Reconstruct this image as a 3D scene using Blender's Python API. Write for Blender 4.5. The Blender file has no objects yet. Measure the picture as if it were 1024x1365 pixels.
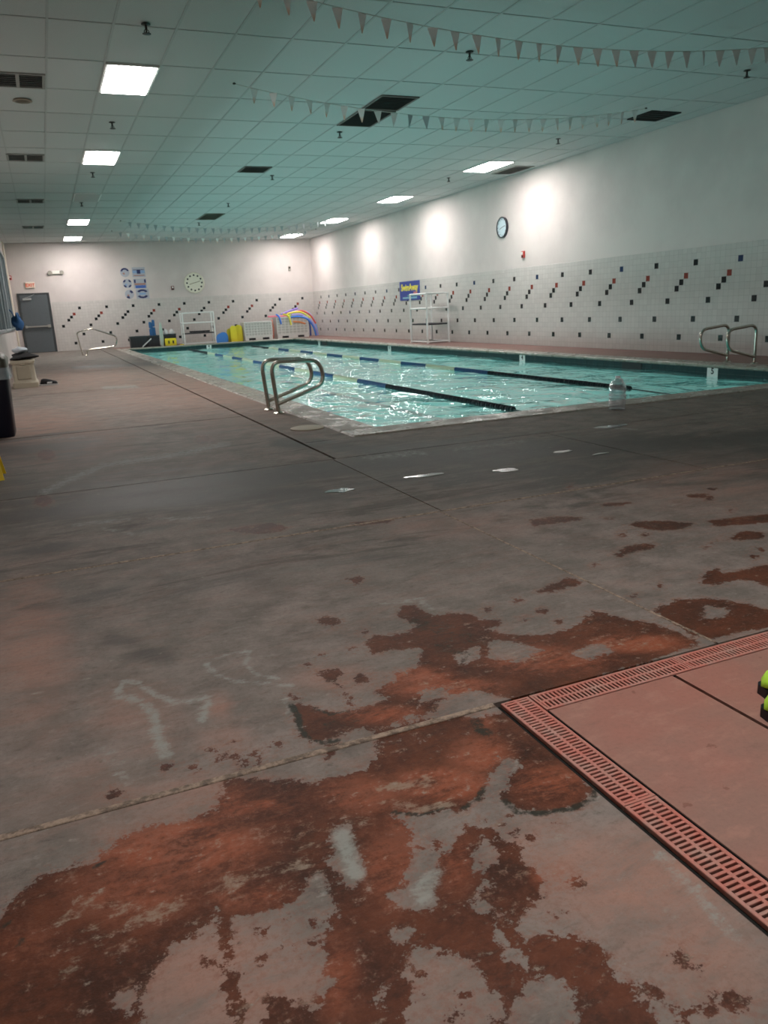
import bpy, math, random
import numpy as np
from mathutils import Matrix, Vector
random.seed(7); np.random.seed(7)
D = bpy.data; SC = bpy.context.scene; COL = SC.collection

# ------------------------------------------------------------------ camera
cam = D.cameras.new('camera'); cam_o = D.objects.new('camera', cam); COL.objects.link(cam_o)
cam.sensor_fit = 'VERTICAL'; cam.sensor_height = 36.0; cam.sensor_width = 27.0
cam.lens = 27.386; cam.clip_start = 0.02; cam.clip_end = 200
yaw, pit, rol = 0.38990, 0.25836, -0.04944
fw = Vector((math.sin(yaw)*math.cos(pit), math.cos(yaw)*math.cos(pit), -math.sin(pit)))
rt = Vector((math.cos(yaw), -math.sin(yaw), 0)); up = rt.cross(fw)
r2 = rt*math.cos(rol) + up*math.sin(rol); u2 = -rt*math.sin(rol) + up*math.cos(rol)
cam_o.matrix_world = Matrix(((r2.x, u2.x, -fw.x, 0), (r2.y, u2.y, -fw.y, 0), (r2.z, u2.z, -fw.z, 1.05), (0, 0, 0, 1)))
cam.dof.use_dof = True; cam.dof.focus_distance = 2.6; cam.dof.aperture_fstop = 9.0
SC.camera = cam_o
# ------------------------------------------------------------------ light and exposure
w = D.worlds.new('dim_surroundings'); SC.world = w; w.use_nodes = True
w.node_tree.nodes['Background'].inputs[0].default_value = (0.8, 0.9, 1, 1)
w.node_tree.nodes['Background'].inputs[1].default_value = 0.02
SC.view_settings.view_transform = 'Standard'; SC.view_settings.look = 'None'
SC.view_settings.exposure = 0.0; SC.view_settings.gamma = 1.0
SC.view_settings.use_curve_mapping = False
LAMP = 52.0            # emission of the ceiling troffers
POOL_FILL = 76.0      # watts of each added underwater fill light
# ------------------------------------------------------------------ helpers
class NT:
    def __init__(s, name, rough=0.6, spec=0.4, metal=0.0):
        s.m = D.materials.new(name); s.m.use_nodes = True; s.t = s.m.node_tree
        s.b = s.t.nodes['Principled BSDF']; s.o = s.t.nodes['Material Output']
        s.b.inputs['Roughness'].default_value = rough
        s.b.inputs['Specular IOR Level'].default_value = spec; s.b.inputs['Metallic'].default_value = metal
        s._c = None
    def put(s, sock, v):
        if isinstance(v, bpy.types.NodeSocket): s.t.links.new(v, sock)
        elif isinstance(v, (tuple, list)) and len(v) == 3 and sock.type == 'RGBA': sock.default_value = (*v, 1)
        else: sock.default_value = v
    def coord(s):
        if s._c is None: s._c = s.t.nodes.new('ShaderNodeTexCoord').outputs['Object']
        return s._c
    def scaled(s, sc):
        n = s.t.nodes.new('ShaderNodeMapping'); s.put(n.inputs['Vector'], s.coord()); n.inputs['Scale'].default_value = sc
        return n.outputs[0]
    def noise(s, scale, detail=3, rough=0.6, vec=None, col=False, dist=0):
        n = s.t.nodes.new('ShaderNodeTexNoise'); s.put(n.inputs['Vector'], vec or s.coord())
        n.inputs['Scale'].default_value = scale; n.inputs['Detail'].default_value = detail
        n.inputs['Roughness'].default_value = rough; n.inputs['Distortion'].default_value = dist
        return n.outputs['Color' if col else 'Fac']
    def math(s, op, a, b=0.0, clamp=False):
        n = s.t.nodes.new('ShaderNodeMath'); n.operation = op; n.use_clamp = clamp
        s.put(n.inputs[0], a); s.put(n.inputs[1], b); return n.outputs[0]
    def rng(s, v, a, b, c=0.0, d=1.0, smooth=True):
        n = s.t.nodes.new('ShaderNodeMapRange'); n.interpolation_type = 'SMOOTHSTEP' if smooth else 'LINEAR'
        s.put(n.inputs['Value'], v); n.inputs['From Min'].default_value = a; n.inputs['From Max'].default_value = b
        n.inputs['To Min'].default_value = c; n.inputs['To Max'].default_value = d; return n.outputs[0]
    def mix(s, f, a, b, mode='MIX'):
        n = s.t.nodes.new('ShaderNodeMix'); n.data_type = 'RGBA'; n.blend_type = mode
        s.put(n.inputs[0], f); s.put(n.inputs[6], a); s.put(n.inputs[7], b); return n.outputs[2]
    def attr(s, name):
        n = s.t.nodes.new('ShaderNodeAttribute'); n.attribute_name = name; return n.outputs['Fac']
    def bump(s, h, strength=0.3, dist=0.01):
        n = s.t.nodes.new('ShaderNodeBump'); n.inputs['Strength'].default_value = strength
        n.inputs['Distance'].default_value = dist; s.put(n.inputs['Height'], h); return n.outputs[0]
    def set(s, **k):
        names = dict(color='Base Color', rough='Roughness', normal='Normal', spec='Specular IOR Level', metal='Metallic')
        for a, v in k.items(): s.put(s.b.inputs[names[a]], v)
        return s

_mats = {}
def plain(name, color, rough=0.5, spec=0.4, metal=0.0, vary=0.06, scale=18.0, bump=0.0):
    """everyday surface: colour with faint mottling"""
    if name in _mats: return _mats[name]
    t = NT(name, rough, spec, metal)
    f = t.noise(scale, 3)
    lo = tuple(c*(1-vary*2) for c in color); hi = tuple(min(1, c*(1+vary)) for c in color)
    t.set(color=t.mix(f, lo, hi))
    if bump: t.set(normal=t.bump(t.noise(scale*4, 4), bump, 0.004))
    _mats[name] = t.m
    return t.m

class MB:
    def __init__(s): s.v = []; s.f = []; s.mi = []; s.cur = 0
    def add(s, vs, fs):
        n = len(s.v); s.v += [tuple(p) for p in vs]; s.f += [tuple(i+n for i in f) for f in fs]; s.mi += [s.cur]*len(fs); return s
    def box(s, x0, x1, y0, y1, z0, z1):
        vs = [(x, y, z) for z in (z0, z1) for y in (y0, y1) for x in (x0, x1)]
        return s.add(vs, [(0,2,3,1), (4,5,7,6), (0,1,5,4), (2,6,7,3), (0,4,6,2), (1,3,7,5)])
    def bbox(s, x0, x1, y0, y1, z0, z1, b=0.005):
        """box with chamfered edges (three crossed slabs hull)"""
        vs = []; 
        for sx, X in ((0, x0), (1, x1)):
            for sy, Y in ((0, y0), (1, y1)):
                for sz, Z in ((0, z0), (1, z1)):
                    ix = X + (b if sx == 0 else -b); iy = Y + (b if sy == 0 else -b); iz = Z + (b if sz == 0 else -b)
                    vs += [(X, iy, iz), (ix, Y, iz), (ix, iy, Z)]
        k = lambda a, c, d, w: (a*4+c*2+d)*3+w
        F = []
        for a in (0, 1):
            F.append([k(a,0,0,0), k(a,1,0,0), k(a,1,1,0), k(a,0,1,0)][::(1 if a else -1)])
            F.append([k(0,a,0,1), k(1,a,0,1), k(1,a,1,1), k(0,a,1,1)][::(-1 if a else 1)])
            F.append([k(0,0,a,2), k(1,0,a,2), k(1,1,a,2), k(0,1,a,2)][::(1 if a else -1)])
        for a in (0, 1):
            for c in (0, 1):
                q = [k(a,c,0,0), k(a,c,1,0), k(a,c,1,1), k(a,c,0,1)]; F.append(q[::(1 if a == c else -1)])
                q = [k(a,0,c,0), k(a,1,c,0), k(a,1,c,2), k(a,0,c,2)]; F.append(q[::(-1 if a == c else 1)])
                q = [k(0,a,c,1), k(1,a,c,1), k(1,a,c,2), k(0,a,c,2)]; F.append(q[::(1 if a == c else -1)])
                for d in (0, 1):
                    t = [k(a,c,d,0), k(a,c,d,1), k(a,c,d,2)]; F.append(t[::(1 if (a+c+d) % 2 else -1)])
        return s.add(vs, F)
    def prism(s, poly, z0, z1, axis='z', off=(0, 0, 0)):
        n = len(poly)
        def P(a, b, c):
            v = {'z': (a, b, c), 'y': (a, c, b), 'x': (c, a, b)}[axis]; return (v[0]+off[0], v[1]+off[1], v[2]+off[2])
        vs = [P(a, b, z0) for a, b in poly] + [P(a, b, z1) for a, b in poly]
        fs = [tuple(range(n))[::-1], tuple(range(n, 2*n))] + [(i, (i+1) % n, (i+1) % n+n, i+n) for i in range(n)]
        return s.add(vs, fs)
    def lathe(s, prof, c=(0, 0, 0), seg=20, axis='z', cap=True):
        vs = []
        for r, h in prof:
            for i in range(seg):
                a = 2*math.pi*i/seg; x, y = r*math.cos(a), r*math.sin(a)
                p = {'z': (x, y, h), 'y': (x, h, y), 'x': (h, x, y)}[axis]
                vs.append((p[0]+c[0], p[1]+c[1], p[2]+c[2]))
        fs = []
        for k in range(len(prof)-1):
            for i in range(seg):
                j = (i+1) % seg; fs.append((k*seg+i, k*seg+j, (k+1)*seg+j, (k+1)*seg+i))
        if cap: fs.append(tuple(range(seg))[::-1]); fs.append(tuple(range((len(prof)-1)*seg, len(prof)*seg)))
        return s.add(vs, fs)
    def tube(s, pts, r, seg=10, closed=False, taper=None):
        pts = [Vector(p) for p in pts]; n = len(pts); vs = []; up = None
        for i, p in enumerate(pts):
            a = pts[(i-1) % n] if (closed or i > 0) else p; b = pts[(i+1) % n] if (closed or i < n-1) else p
            t = (b-a).normalized()
            if up is None:
                up = t.orthogonal().normalized()
            else:
                up = (up - t*up.dot(t)).normalized()
            w = t.cross(up); rr = r if taper is None else r*taper[i]
            for k in range(seg):
                an = 2*math.pi*k/seg; vs.append(p + up*(rr*math.cos(an)) + w*(rr*math.sin(an)))
        fs = []
        for i in range(n if closed else n-1):
            j = (i+1) % n
            for k in range(seg):
                l = (k+1) % seg; fs.append((i*seg+k, i*seg+l, j*seg+l, j*seg+k))
        if not closed: fs.append(tuple(range(seg))[::-1]); fs.append(tuple(range((n-1)*seg, n*seg)))
        return s.add(vs, fs)
    def loft(s, rings, cap=True):
        n = len(rings[0]); vs = [p for r in rings for p in r]; fs = []
        for k in range(len(rings)-1):
            for i in range(n):
                j = (i+1) % n; fs.append((k*n+i, k*n+j, (k+1)*n+j, (k+1)*n+i))
        if cap: fs.append(tuple(range(n))[::-1]); fs.append(tuple(range((len(rings)-1)*n, len(rings)*n)))
        return s.add(vs, fs)
    def mesh(s, name, mat, smooth=False):
        me = D.meshes.new(name); me.from_pydata(s.v, [], s.f)
        for m in (mat if isinstance(mat, (list, tuple)) else [mat]): me.materials.append(m)
        if len(me.materials) > 1:
            for p, i in zip(me.polygons, s.mi): p.material_index = i
        if smooth:
            for p in me.polygons: p.use_smooth = True
            try: me.set_sharp_from_angle(angle=math.radians(45))
            except Exception: pass
        import bmesh
        bm = bmesh.new(); bm.from_mesh(me); bmesh.ops.recalc_face_normals(bm, faces=bm.faces); bm.to_mesh(me); bm.free()
        me.update(); return me

def link(name, me, parent=None, loc=(0, 0, 0), rot=(0, 0, 0)):
    o = D.objects.new(name, me); COL.objects.link(o); o.location = loc; o.rotation_euler = rot
    if parent: o.parent = parent
    return o
def obj(name, mb, mat, parent=None, smooth=False, loc=(0, 0, 0), label=None):
    o = link(name, mb.mesh(name, mat, smooth), parent, loc)
    if label: o['label'] = label
    return o
def thing(name, label, cat, loc=(0, 0, 0), rz=0.0, group=None):
    o = D.objects.new(name, None); COL.objects.link(o); o.location = loc; o.rotation_euler = (0, 0, rz)
    o.empty_display_size = 0.1
    o['label'] = label; o['category'] = cat
    if group: o['group'] = group
    return o
def tag(o, label, cat, group=None):
    o['label'] = label; o['category'] = cat
    if group: o['group'] = group
    return o
def struct(o): o['kind'] = 'structure'; return o
def stuff(o): o['kind'] = 'stuff'; return o
def dup(root, loc, rz=0.0, label=None, group=None):
    r = root.copy(); COL.objects.link(r); r.location = loc; r.rotation_euler = (0, 0, rz)
    if label: r['label'] = label
    if group: r['group'] = group
    for ch in list(root.children):
        c = ch.copy(); COL.objects.link(c); c.parent = r
        for g in list(ch.children):
            d = g.copy(); COL.objects.link(d); d.parent = c
    return r
def text_mesh(name, s, size, mat, parent, loc, rot, depth=0.001, bold=0.0, label=None):
    cu = D.curves.new(name, 'FONT'); cu.body = s; cu.size = size; cu.extrude = depth; cu.offset = bold
    cu.align_x = 'CENTER'; cu.align_y = 'CENTER'
    tmp = D.objects.new(name, cu); COL.objects.link(tmp)
    dg = bpy.context.evaluated_depsgraph_get(); me = D.meshes.new_from_object(tmp.evaluated_get(dg))
    D.objects.remove(tmp); me.materials.clear(); me.materials.append(mat)
    return link(name, me, parent, loc, rot)
def round_path(pts, rad=0.08, n=6):
    """polyline with filleted corners"""
    pts = [Vector(p) for p in pts]; out = [pts[0]]
    for i in range(1, len(pts)-1):
        a, b, c = pts[i-1], pts[i], pts[i+1]
        r = min(rad, (a-b).length*0.48, (c-b).length*0.48)
        p = b+(a-b).normalized()*r; q = b+(c-b).normalized()*r
        for k in range(n+1):
            t = k/n; out.append(p*(1-t)**2 + b*2*t*(1-t) + q*t*t)
    out.append(pts[-1]); return out

# ------------------------------------------------------------------ room measures (metres)
XL, XR, YF, YB, CE = -0.93, 10.384, -3.2, 31.76, 3.807
PX0, PX1, PY0, PY1, WZ, PD = 2.587, 8.80, 6.40, 29.75, -0.15, -1.45   # pool opening, water level, depth
CW = 0.33                                                              # coping width
TT = 1.755                                                             # top of the tiled wainscot
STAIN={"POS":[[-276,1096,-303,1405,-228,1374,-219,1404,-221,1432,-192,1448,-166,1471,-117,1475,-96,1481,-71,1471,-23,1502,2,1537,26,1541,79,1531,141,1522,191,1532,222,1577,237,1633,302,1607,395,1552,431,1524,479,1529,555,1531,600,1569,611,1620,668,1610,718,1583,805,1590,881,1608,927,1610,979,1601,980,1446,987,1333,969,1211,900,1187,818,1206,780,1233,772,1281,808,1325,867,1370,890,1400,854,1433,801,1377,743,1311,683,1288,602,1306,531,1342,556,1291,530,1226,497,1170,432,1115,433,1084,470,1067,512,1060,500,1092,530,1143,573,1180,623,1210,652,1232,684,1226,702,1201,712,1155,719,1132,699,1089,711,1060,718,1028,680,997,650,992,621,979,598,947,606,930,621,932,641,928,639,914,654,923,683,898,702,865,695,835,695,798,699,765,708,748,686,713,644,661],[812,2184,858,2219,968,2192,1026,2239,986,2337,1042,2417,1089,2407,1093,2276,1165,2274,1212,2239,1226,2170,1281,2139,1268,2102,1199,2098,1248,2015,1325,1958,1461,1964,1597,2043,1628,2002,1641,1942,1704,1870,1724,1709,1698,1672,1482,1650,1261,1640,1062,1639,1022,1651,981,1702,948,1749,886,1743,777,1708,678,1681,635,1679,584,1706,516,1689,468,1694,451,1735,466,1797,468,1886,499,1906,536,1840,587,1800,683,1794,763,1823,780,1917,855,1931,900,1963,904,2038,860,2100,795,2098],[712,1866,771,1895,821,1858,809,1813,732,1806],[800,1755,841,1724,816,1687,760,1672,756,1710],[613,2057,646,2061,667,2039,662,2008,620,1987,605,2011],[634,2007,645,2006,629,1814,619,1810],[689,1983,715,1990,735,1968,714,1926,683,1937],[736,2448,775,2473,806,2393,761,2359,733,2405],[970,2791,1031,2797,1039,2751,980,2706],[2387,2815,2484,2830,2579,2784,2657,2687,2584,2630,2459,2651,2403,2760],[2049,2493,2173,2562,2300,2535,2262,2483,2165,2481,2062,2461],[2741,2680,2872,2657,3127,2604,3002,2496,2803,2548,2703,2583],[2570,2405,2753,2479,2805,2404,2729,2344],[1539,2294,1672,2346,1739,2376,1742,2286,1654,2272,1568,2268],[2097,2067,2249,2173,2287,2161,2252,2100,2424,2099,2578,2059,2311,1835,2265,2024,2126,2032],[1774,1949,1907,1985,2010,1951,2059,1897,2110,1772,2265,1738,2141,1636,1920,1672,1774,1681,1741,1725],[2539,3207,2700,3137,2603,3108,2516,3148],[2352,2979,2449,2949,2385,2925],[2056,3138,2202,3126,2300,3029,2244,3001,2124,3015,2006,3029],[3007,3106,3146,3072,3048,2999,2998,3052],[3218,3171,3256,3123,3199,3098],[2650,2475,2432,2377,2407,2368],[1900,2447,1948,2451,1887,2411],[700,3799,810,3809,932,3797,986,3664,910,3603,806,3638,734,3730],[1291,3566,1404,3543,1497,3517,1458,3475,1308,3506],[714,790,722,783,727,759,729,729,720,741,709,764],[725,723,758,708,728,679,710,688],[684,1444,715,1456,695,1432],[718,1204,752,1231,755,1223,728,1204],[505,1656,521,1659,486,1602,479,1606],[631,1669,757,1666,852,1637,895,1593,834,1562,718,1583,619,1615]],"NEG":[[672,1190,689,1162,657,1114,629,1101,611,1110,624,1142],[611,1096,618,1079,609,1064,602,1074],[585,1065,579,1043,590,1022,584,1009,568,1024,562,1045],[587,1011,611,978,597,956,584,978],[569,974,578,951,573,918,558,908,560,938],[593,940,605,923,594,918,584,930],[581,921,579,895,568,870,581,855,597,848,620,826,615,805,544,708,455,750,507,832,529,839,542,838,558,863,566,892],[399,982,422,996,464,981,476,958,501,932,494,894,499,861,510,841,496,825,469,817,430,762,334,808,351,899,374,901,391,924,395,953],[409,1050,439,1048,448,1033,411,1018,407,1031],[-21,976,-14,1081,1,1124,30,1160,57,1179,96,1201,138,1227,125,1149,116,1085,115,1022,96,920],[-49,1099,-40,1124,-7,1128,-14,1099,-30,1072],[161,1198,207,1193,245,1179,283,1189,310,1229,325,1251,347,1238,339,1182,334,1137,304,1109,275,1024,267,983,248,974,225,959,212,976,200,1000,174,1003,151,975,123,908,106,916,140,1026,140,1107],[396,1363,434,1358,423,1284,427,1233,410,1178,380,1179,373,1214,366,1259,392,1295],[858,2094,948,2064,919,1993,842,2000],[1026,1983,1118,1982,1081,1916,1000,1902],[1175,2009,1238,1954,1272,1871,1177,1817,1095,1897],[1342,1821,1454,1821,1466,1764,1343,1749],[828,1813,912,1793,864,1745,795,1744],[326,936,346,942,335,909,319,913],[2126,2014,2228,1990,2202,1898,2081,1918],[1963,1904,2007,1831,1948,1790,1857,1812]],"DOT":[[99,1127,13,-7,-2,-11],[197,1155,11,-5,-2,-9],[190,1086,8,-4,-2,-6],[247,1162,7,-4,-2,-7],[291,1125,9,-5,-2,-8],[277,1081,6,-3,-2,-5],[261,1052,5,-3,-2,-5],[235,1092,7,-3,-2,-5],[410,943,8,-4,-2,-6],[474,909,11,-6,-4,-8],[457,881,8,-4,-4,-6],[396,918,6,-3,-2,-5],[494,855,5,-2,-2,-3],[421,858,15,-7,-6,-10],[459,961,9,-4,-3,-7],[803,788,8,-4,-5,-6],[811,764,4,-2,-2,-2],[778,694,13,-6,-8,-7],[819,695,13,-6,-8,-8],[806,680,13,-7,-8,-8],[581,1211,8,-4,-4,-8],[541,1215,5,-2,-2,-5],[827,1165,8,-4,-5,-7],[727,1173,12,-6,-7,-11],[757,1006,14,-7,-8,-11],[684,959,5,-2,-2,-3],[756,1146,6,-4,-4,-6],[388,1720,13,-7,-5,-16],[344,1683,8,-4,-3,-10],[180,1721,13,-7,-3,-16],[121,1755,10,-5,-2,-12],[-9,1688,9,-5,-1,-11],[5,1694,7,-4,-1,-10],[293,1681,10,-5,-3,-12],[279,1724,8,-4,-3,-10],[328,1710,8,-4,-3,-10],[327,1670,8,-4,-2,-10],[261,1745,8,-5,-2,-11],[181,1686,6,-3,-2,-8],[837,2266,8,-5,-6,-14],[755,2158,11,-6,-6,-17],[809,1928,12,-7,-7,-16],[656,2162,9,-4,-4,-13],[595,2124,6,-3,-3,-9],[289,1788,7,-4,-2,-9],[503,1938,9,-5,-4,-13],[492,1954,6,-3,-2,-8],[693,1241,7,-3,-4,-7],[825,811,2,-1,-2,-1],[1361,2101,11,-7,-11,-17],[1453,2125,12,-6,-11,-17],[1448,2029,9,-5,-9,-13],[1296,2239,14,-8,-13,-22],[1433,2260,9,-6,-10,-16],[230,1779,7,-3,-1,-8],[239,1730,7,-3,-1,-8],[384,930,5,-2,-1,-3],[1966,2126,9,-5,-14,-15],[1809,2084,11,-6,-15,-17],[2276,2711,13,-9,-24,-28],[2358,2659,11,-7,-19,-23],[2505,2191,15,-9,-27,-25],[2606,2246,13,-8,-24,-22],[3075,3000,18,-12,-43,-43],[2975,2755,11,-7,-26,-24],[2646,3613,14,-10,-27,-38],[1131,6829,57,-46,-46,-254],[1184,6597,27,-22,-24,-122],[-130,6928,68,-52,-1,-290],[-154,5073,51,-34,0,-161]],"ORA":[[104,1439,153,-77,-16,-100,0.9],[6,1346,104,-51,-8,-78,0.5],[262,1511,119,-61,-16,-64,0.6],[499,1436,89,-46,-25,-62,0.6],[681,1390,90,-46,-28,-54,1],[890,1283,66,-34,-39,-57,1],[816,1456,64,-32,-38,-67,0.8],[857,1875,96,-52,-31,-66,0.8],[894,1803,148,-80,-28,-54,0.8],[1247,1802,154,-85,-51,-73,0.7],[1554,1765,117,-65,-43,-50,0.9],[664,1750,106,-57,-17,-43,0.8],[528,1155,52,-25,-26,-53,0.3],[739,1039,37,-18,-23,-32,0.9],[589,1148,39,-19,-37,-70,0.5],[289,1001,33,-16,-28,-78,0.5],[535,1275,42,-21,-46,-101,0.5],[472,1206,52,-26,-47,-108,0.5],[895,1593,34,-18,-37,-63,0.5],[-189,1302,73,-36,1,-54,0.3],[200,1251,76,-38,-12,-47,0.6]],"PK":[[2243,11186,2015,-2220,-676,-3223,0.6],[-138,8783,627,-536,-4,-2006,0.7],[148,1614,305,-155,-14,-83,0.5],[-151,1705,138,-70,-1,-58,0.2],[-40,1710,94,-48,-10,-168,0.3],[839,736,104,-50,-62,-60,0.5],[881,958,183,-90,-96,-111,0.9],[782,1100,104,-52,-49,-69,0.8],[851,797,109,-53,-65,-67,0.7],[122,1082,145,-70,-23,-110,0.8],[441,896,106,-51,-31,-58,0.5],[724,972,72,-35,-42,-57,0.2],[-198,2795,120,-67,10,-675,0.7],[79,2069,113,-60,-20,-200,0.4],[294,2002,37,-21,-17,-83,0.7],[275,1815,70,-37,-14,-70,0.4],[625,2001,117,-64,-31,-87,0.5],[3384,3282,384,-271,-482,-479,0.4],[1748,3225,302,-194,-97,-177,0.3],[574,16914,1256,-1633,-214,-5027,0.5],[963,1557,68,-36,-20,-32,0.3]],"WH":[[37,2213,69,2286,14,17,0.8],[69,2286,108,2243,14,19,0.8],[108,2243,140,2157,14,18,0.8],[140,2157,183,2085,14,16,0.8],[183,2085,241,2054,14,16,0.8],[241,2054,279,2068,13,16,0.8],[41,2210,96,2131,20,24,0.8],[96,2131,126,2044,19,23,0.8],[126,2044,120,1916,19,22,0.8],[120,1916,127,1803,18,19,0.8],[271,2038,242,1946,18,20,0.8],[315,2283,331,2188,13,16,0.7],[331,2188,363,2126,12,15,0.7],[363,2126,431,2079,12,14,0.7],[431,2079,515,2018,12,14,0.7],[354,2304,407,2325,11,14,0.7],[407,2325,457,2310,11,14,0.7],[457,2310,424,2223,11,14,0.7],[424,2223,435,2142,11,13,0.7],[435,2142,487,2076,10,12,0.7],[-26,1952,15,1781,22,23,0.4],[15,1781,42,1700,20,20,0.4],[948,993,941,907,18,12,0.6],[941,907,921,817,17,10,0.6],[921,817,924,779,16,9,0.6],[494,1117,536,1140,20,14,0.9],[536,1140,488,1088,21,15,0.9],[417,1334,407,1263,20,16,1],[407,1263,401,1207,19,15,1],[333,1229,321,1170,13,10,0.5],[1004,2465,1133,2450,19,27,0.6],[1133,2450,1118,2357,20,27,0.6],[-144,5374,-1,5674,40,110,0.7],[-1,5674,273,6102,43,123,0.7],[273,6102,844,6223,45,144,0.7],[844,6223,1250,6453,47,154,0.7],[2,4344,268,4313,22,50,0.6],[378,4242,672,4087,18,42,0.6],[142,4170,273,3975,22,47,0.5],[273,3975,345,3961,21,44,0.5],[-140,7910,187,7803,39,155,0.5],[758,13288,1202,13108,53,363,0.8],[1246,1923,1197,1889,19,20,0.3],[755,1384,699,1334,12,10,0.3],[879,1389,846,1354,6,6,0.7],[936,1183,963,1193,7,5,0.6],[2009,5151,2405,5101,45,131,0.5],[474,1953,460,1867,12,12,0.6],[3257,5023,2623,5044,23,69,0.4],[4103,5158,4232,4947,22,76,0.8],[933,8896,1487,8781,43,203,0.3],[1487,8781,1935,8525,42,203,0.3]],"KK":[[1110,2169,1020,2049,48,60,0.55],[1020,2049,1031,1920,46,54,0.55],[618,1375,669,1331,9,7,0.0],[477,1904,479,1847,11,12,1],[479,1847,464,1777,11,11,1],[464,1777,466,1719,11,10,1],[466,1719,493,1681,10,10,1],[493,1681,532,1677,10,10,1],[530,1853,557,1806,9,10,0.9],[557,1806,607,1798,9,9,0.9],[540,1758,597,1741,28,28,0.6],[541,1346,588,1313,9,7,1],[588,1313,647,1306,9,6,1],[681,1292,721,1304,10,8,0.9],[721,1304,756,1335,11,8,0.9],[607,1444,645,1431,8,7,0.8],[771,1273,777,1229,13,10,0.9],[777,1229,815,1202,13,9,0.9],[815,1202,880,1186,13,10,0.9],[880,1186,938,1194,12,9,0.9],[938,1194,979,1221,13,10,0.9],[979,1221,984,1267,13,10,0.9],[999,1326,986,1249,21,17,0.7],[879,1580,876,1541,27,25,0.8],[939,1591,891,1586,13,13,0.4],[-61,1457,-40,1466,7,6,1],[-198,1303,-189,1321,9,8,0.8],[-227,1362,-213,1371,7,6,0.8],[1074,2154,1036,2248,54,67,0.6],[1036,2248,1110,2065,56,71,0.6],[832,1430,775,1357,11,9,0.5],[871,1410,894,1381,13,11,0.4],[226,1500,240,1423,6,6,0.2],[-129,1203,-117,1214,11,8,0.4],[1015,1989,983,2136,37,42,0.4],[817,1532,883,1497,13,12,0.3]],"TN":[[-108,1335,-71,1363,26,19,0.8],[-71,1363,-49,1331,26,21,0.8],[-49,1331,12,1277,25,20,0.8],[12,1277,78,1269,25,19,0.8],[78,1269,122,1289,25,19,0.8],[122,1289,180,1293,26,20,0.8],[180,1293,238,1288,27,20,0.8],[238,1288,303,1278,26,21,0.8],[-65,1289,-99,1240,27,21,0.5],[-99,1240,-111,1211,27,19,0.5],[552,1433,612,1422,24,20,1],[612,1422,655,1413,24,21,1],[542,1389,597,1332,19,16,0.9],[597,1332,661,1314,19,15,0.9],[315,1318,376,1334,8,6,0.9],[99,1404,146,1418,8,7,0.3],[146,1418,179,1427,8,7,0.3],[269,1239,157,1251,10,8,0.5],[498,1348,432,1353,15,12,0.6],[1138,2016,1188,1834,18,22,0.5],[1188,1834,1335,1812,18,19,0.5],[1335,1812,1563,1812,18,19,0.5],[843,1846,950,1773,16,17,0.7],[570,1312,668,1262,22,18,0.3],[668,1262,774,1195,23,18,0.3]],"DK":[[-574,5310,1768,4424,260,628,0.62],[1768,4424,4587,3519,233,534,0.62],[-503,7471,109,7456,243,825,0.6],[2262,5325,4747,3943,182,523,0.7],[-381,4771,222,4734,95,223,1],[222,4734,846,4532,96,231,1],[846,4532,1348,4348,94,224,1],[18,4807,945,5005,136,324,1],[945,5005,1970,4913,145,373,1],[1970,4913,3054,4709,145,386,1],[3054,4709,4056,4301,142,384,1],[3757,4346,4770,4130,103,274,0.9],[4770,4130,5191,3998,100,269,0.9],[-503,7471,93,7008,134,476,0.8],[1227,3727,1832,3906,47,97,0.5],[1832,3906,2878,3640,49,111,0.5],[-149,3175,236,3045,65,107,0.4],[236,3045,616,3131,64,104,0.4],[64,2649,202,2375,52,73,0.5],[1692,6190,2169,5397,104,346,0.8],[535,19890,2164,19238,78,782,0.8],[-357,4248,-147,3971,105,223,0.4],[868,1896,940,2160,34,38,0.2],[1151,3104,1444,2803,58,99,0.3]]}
# ------------------------------------------------------------------ floor
def seg_d(X, Y, L):
    x0, y0, x1, y1, wx, wy, st = L
    wx = max(abs(wx), 6)/1000; wy = max(abs(wy), 6)/1000
    px = (X-x0/1000)/wx; py = (Y-y0/1000)/wy; dx = (x1-x0)/1000/wx; dy = (y1-y0)/1000/wy
    l2 = dx*dx+dy*dy+1e-9; t = np.clip((px*dx+py*dy)/l2, 0, 1)
    d = np.hypot(px-t*dx, py-t*dy); return st*np.clip(1.25-d*0.75, 0, 1)
def ell_d(X, Y, e):
    cx, cy, ax, ay, bx, by = [v/1000 for v in e[:6]]
    det = ax*by-ay*bx; px, py = X-cx, Y-cy
    u = (px*by-py*bx)/det; v = (py*ax-px*ay)/det; return np.hypot(u, v)
def poly_sd(X, Y, pl):
    P = np.array(pl, float).reshape(-1, 2)/1000; n = len(P)
    best = np.full(X.shape, 1e9); ins = np.zeros(X.shape, bool)
    for i in range(n):
        a = P[i]; b = P[(i+1) % n]; d = b-a; l2 = (d*d).sum()+1e-12
        t = np.clip(((X-a[0])*d[0]+(Y-a[1])*d[1])/l2, 0, 1)
        best = np.minimum(best, np.hypot(X-a[0]-t*d[0], Y-a[1]-t*d[1]))
        c = (a[1] > Y) != (b[1] > Y)
        xi = a[0]+(Y-a[1])*d[0]/(d[1] if abs(d[1]) > 1e-12 else 1e-12)
        ins ^= c & (X < xi)
    return np.where(ins, best, -best)
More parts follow.
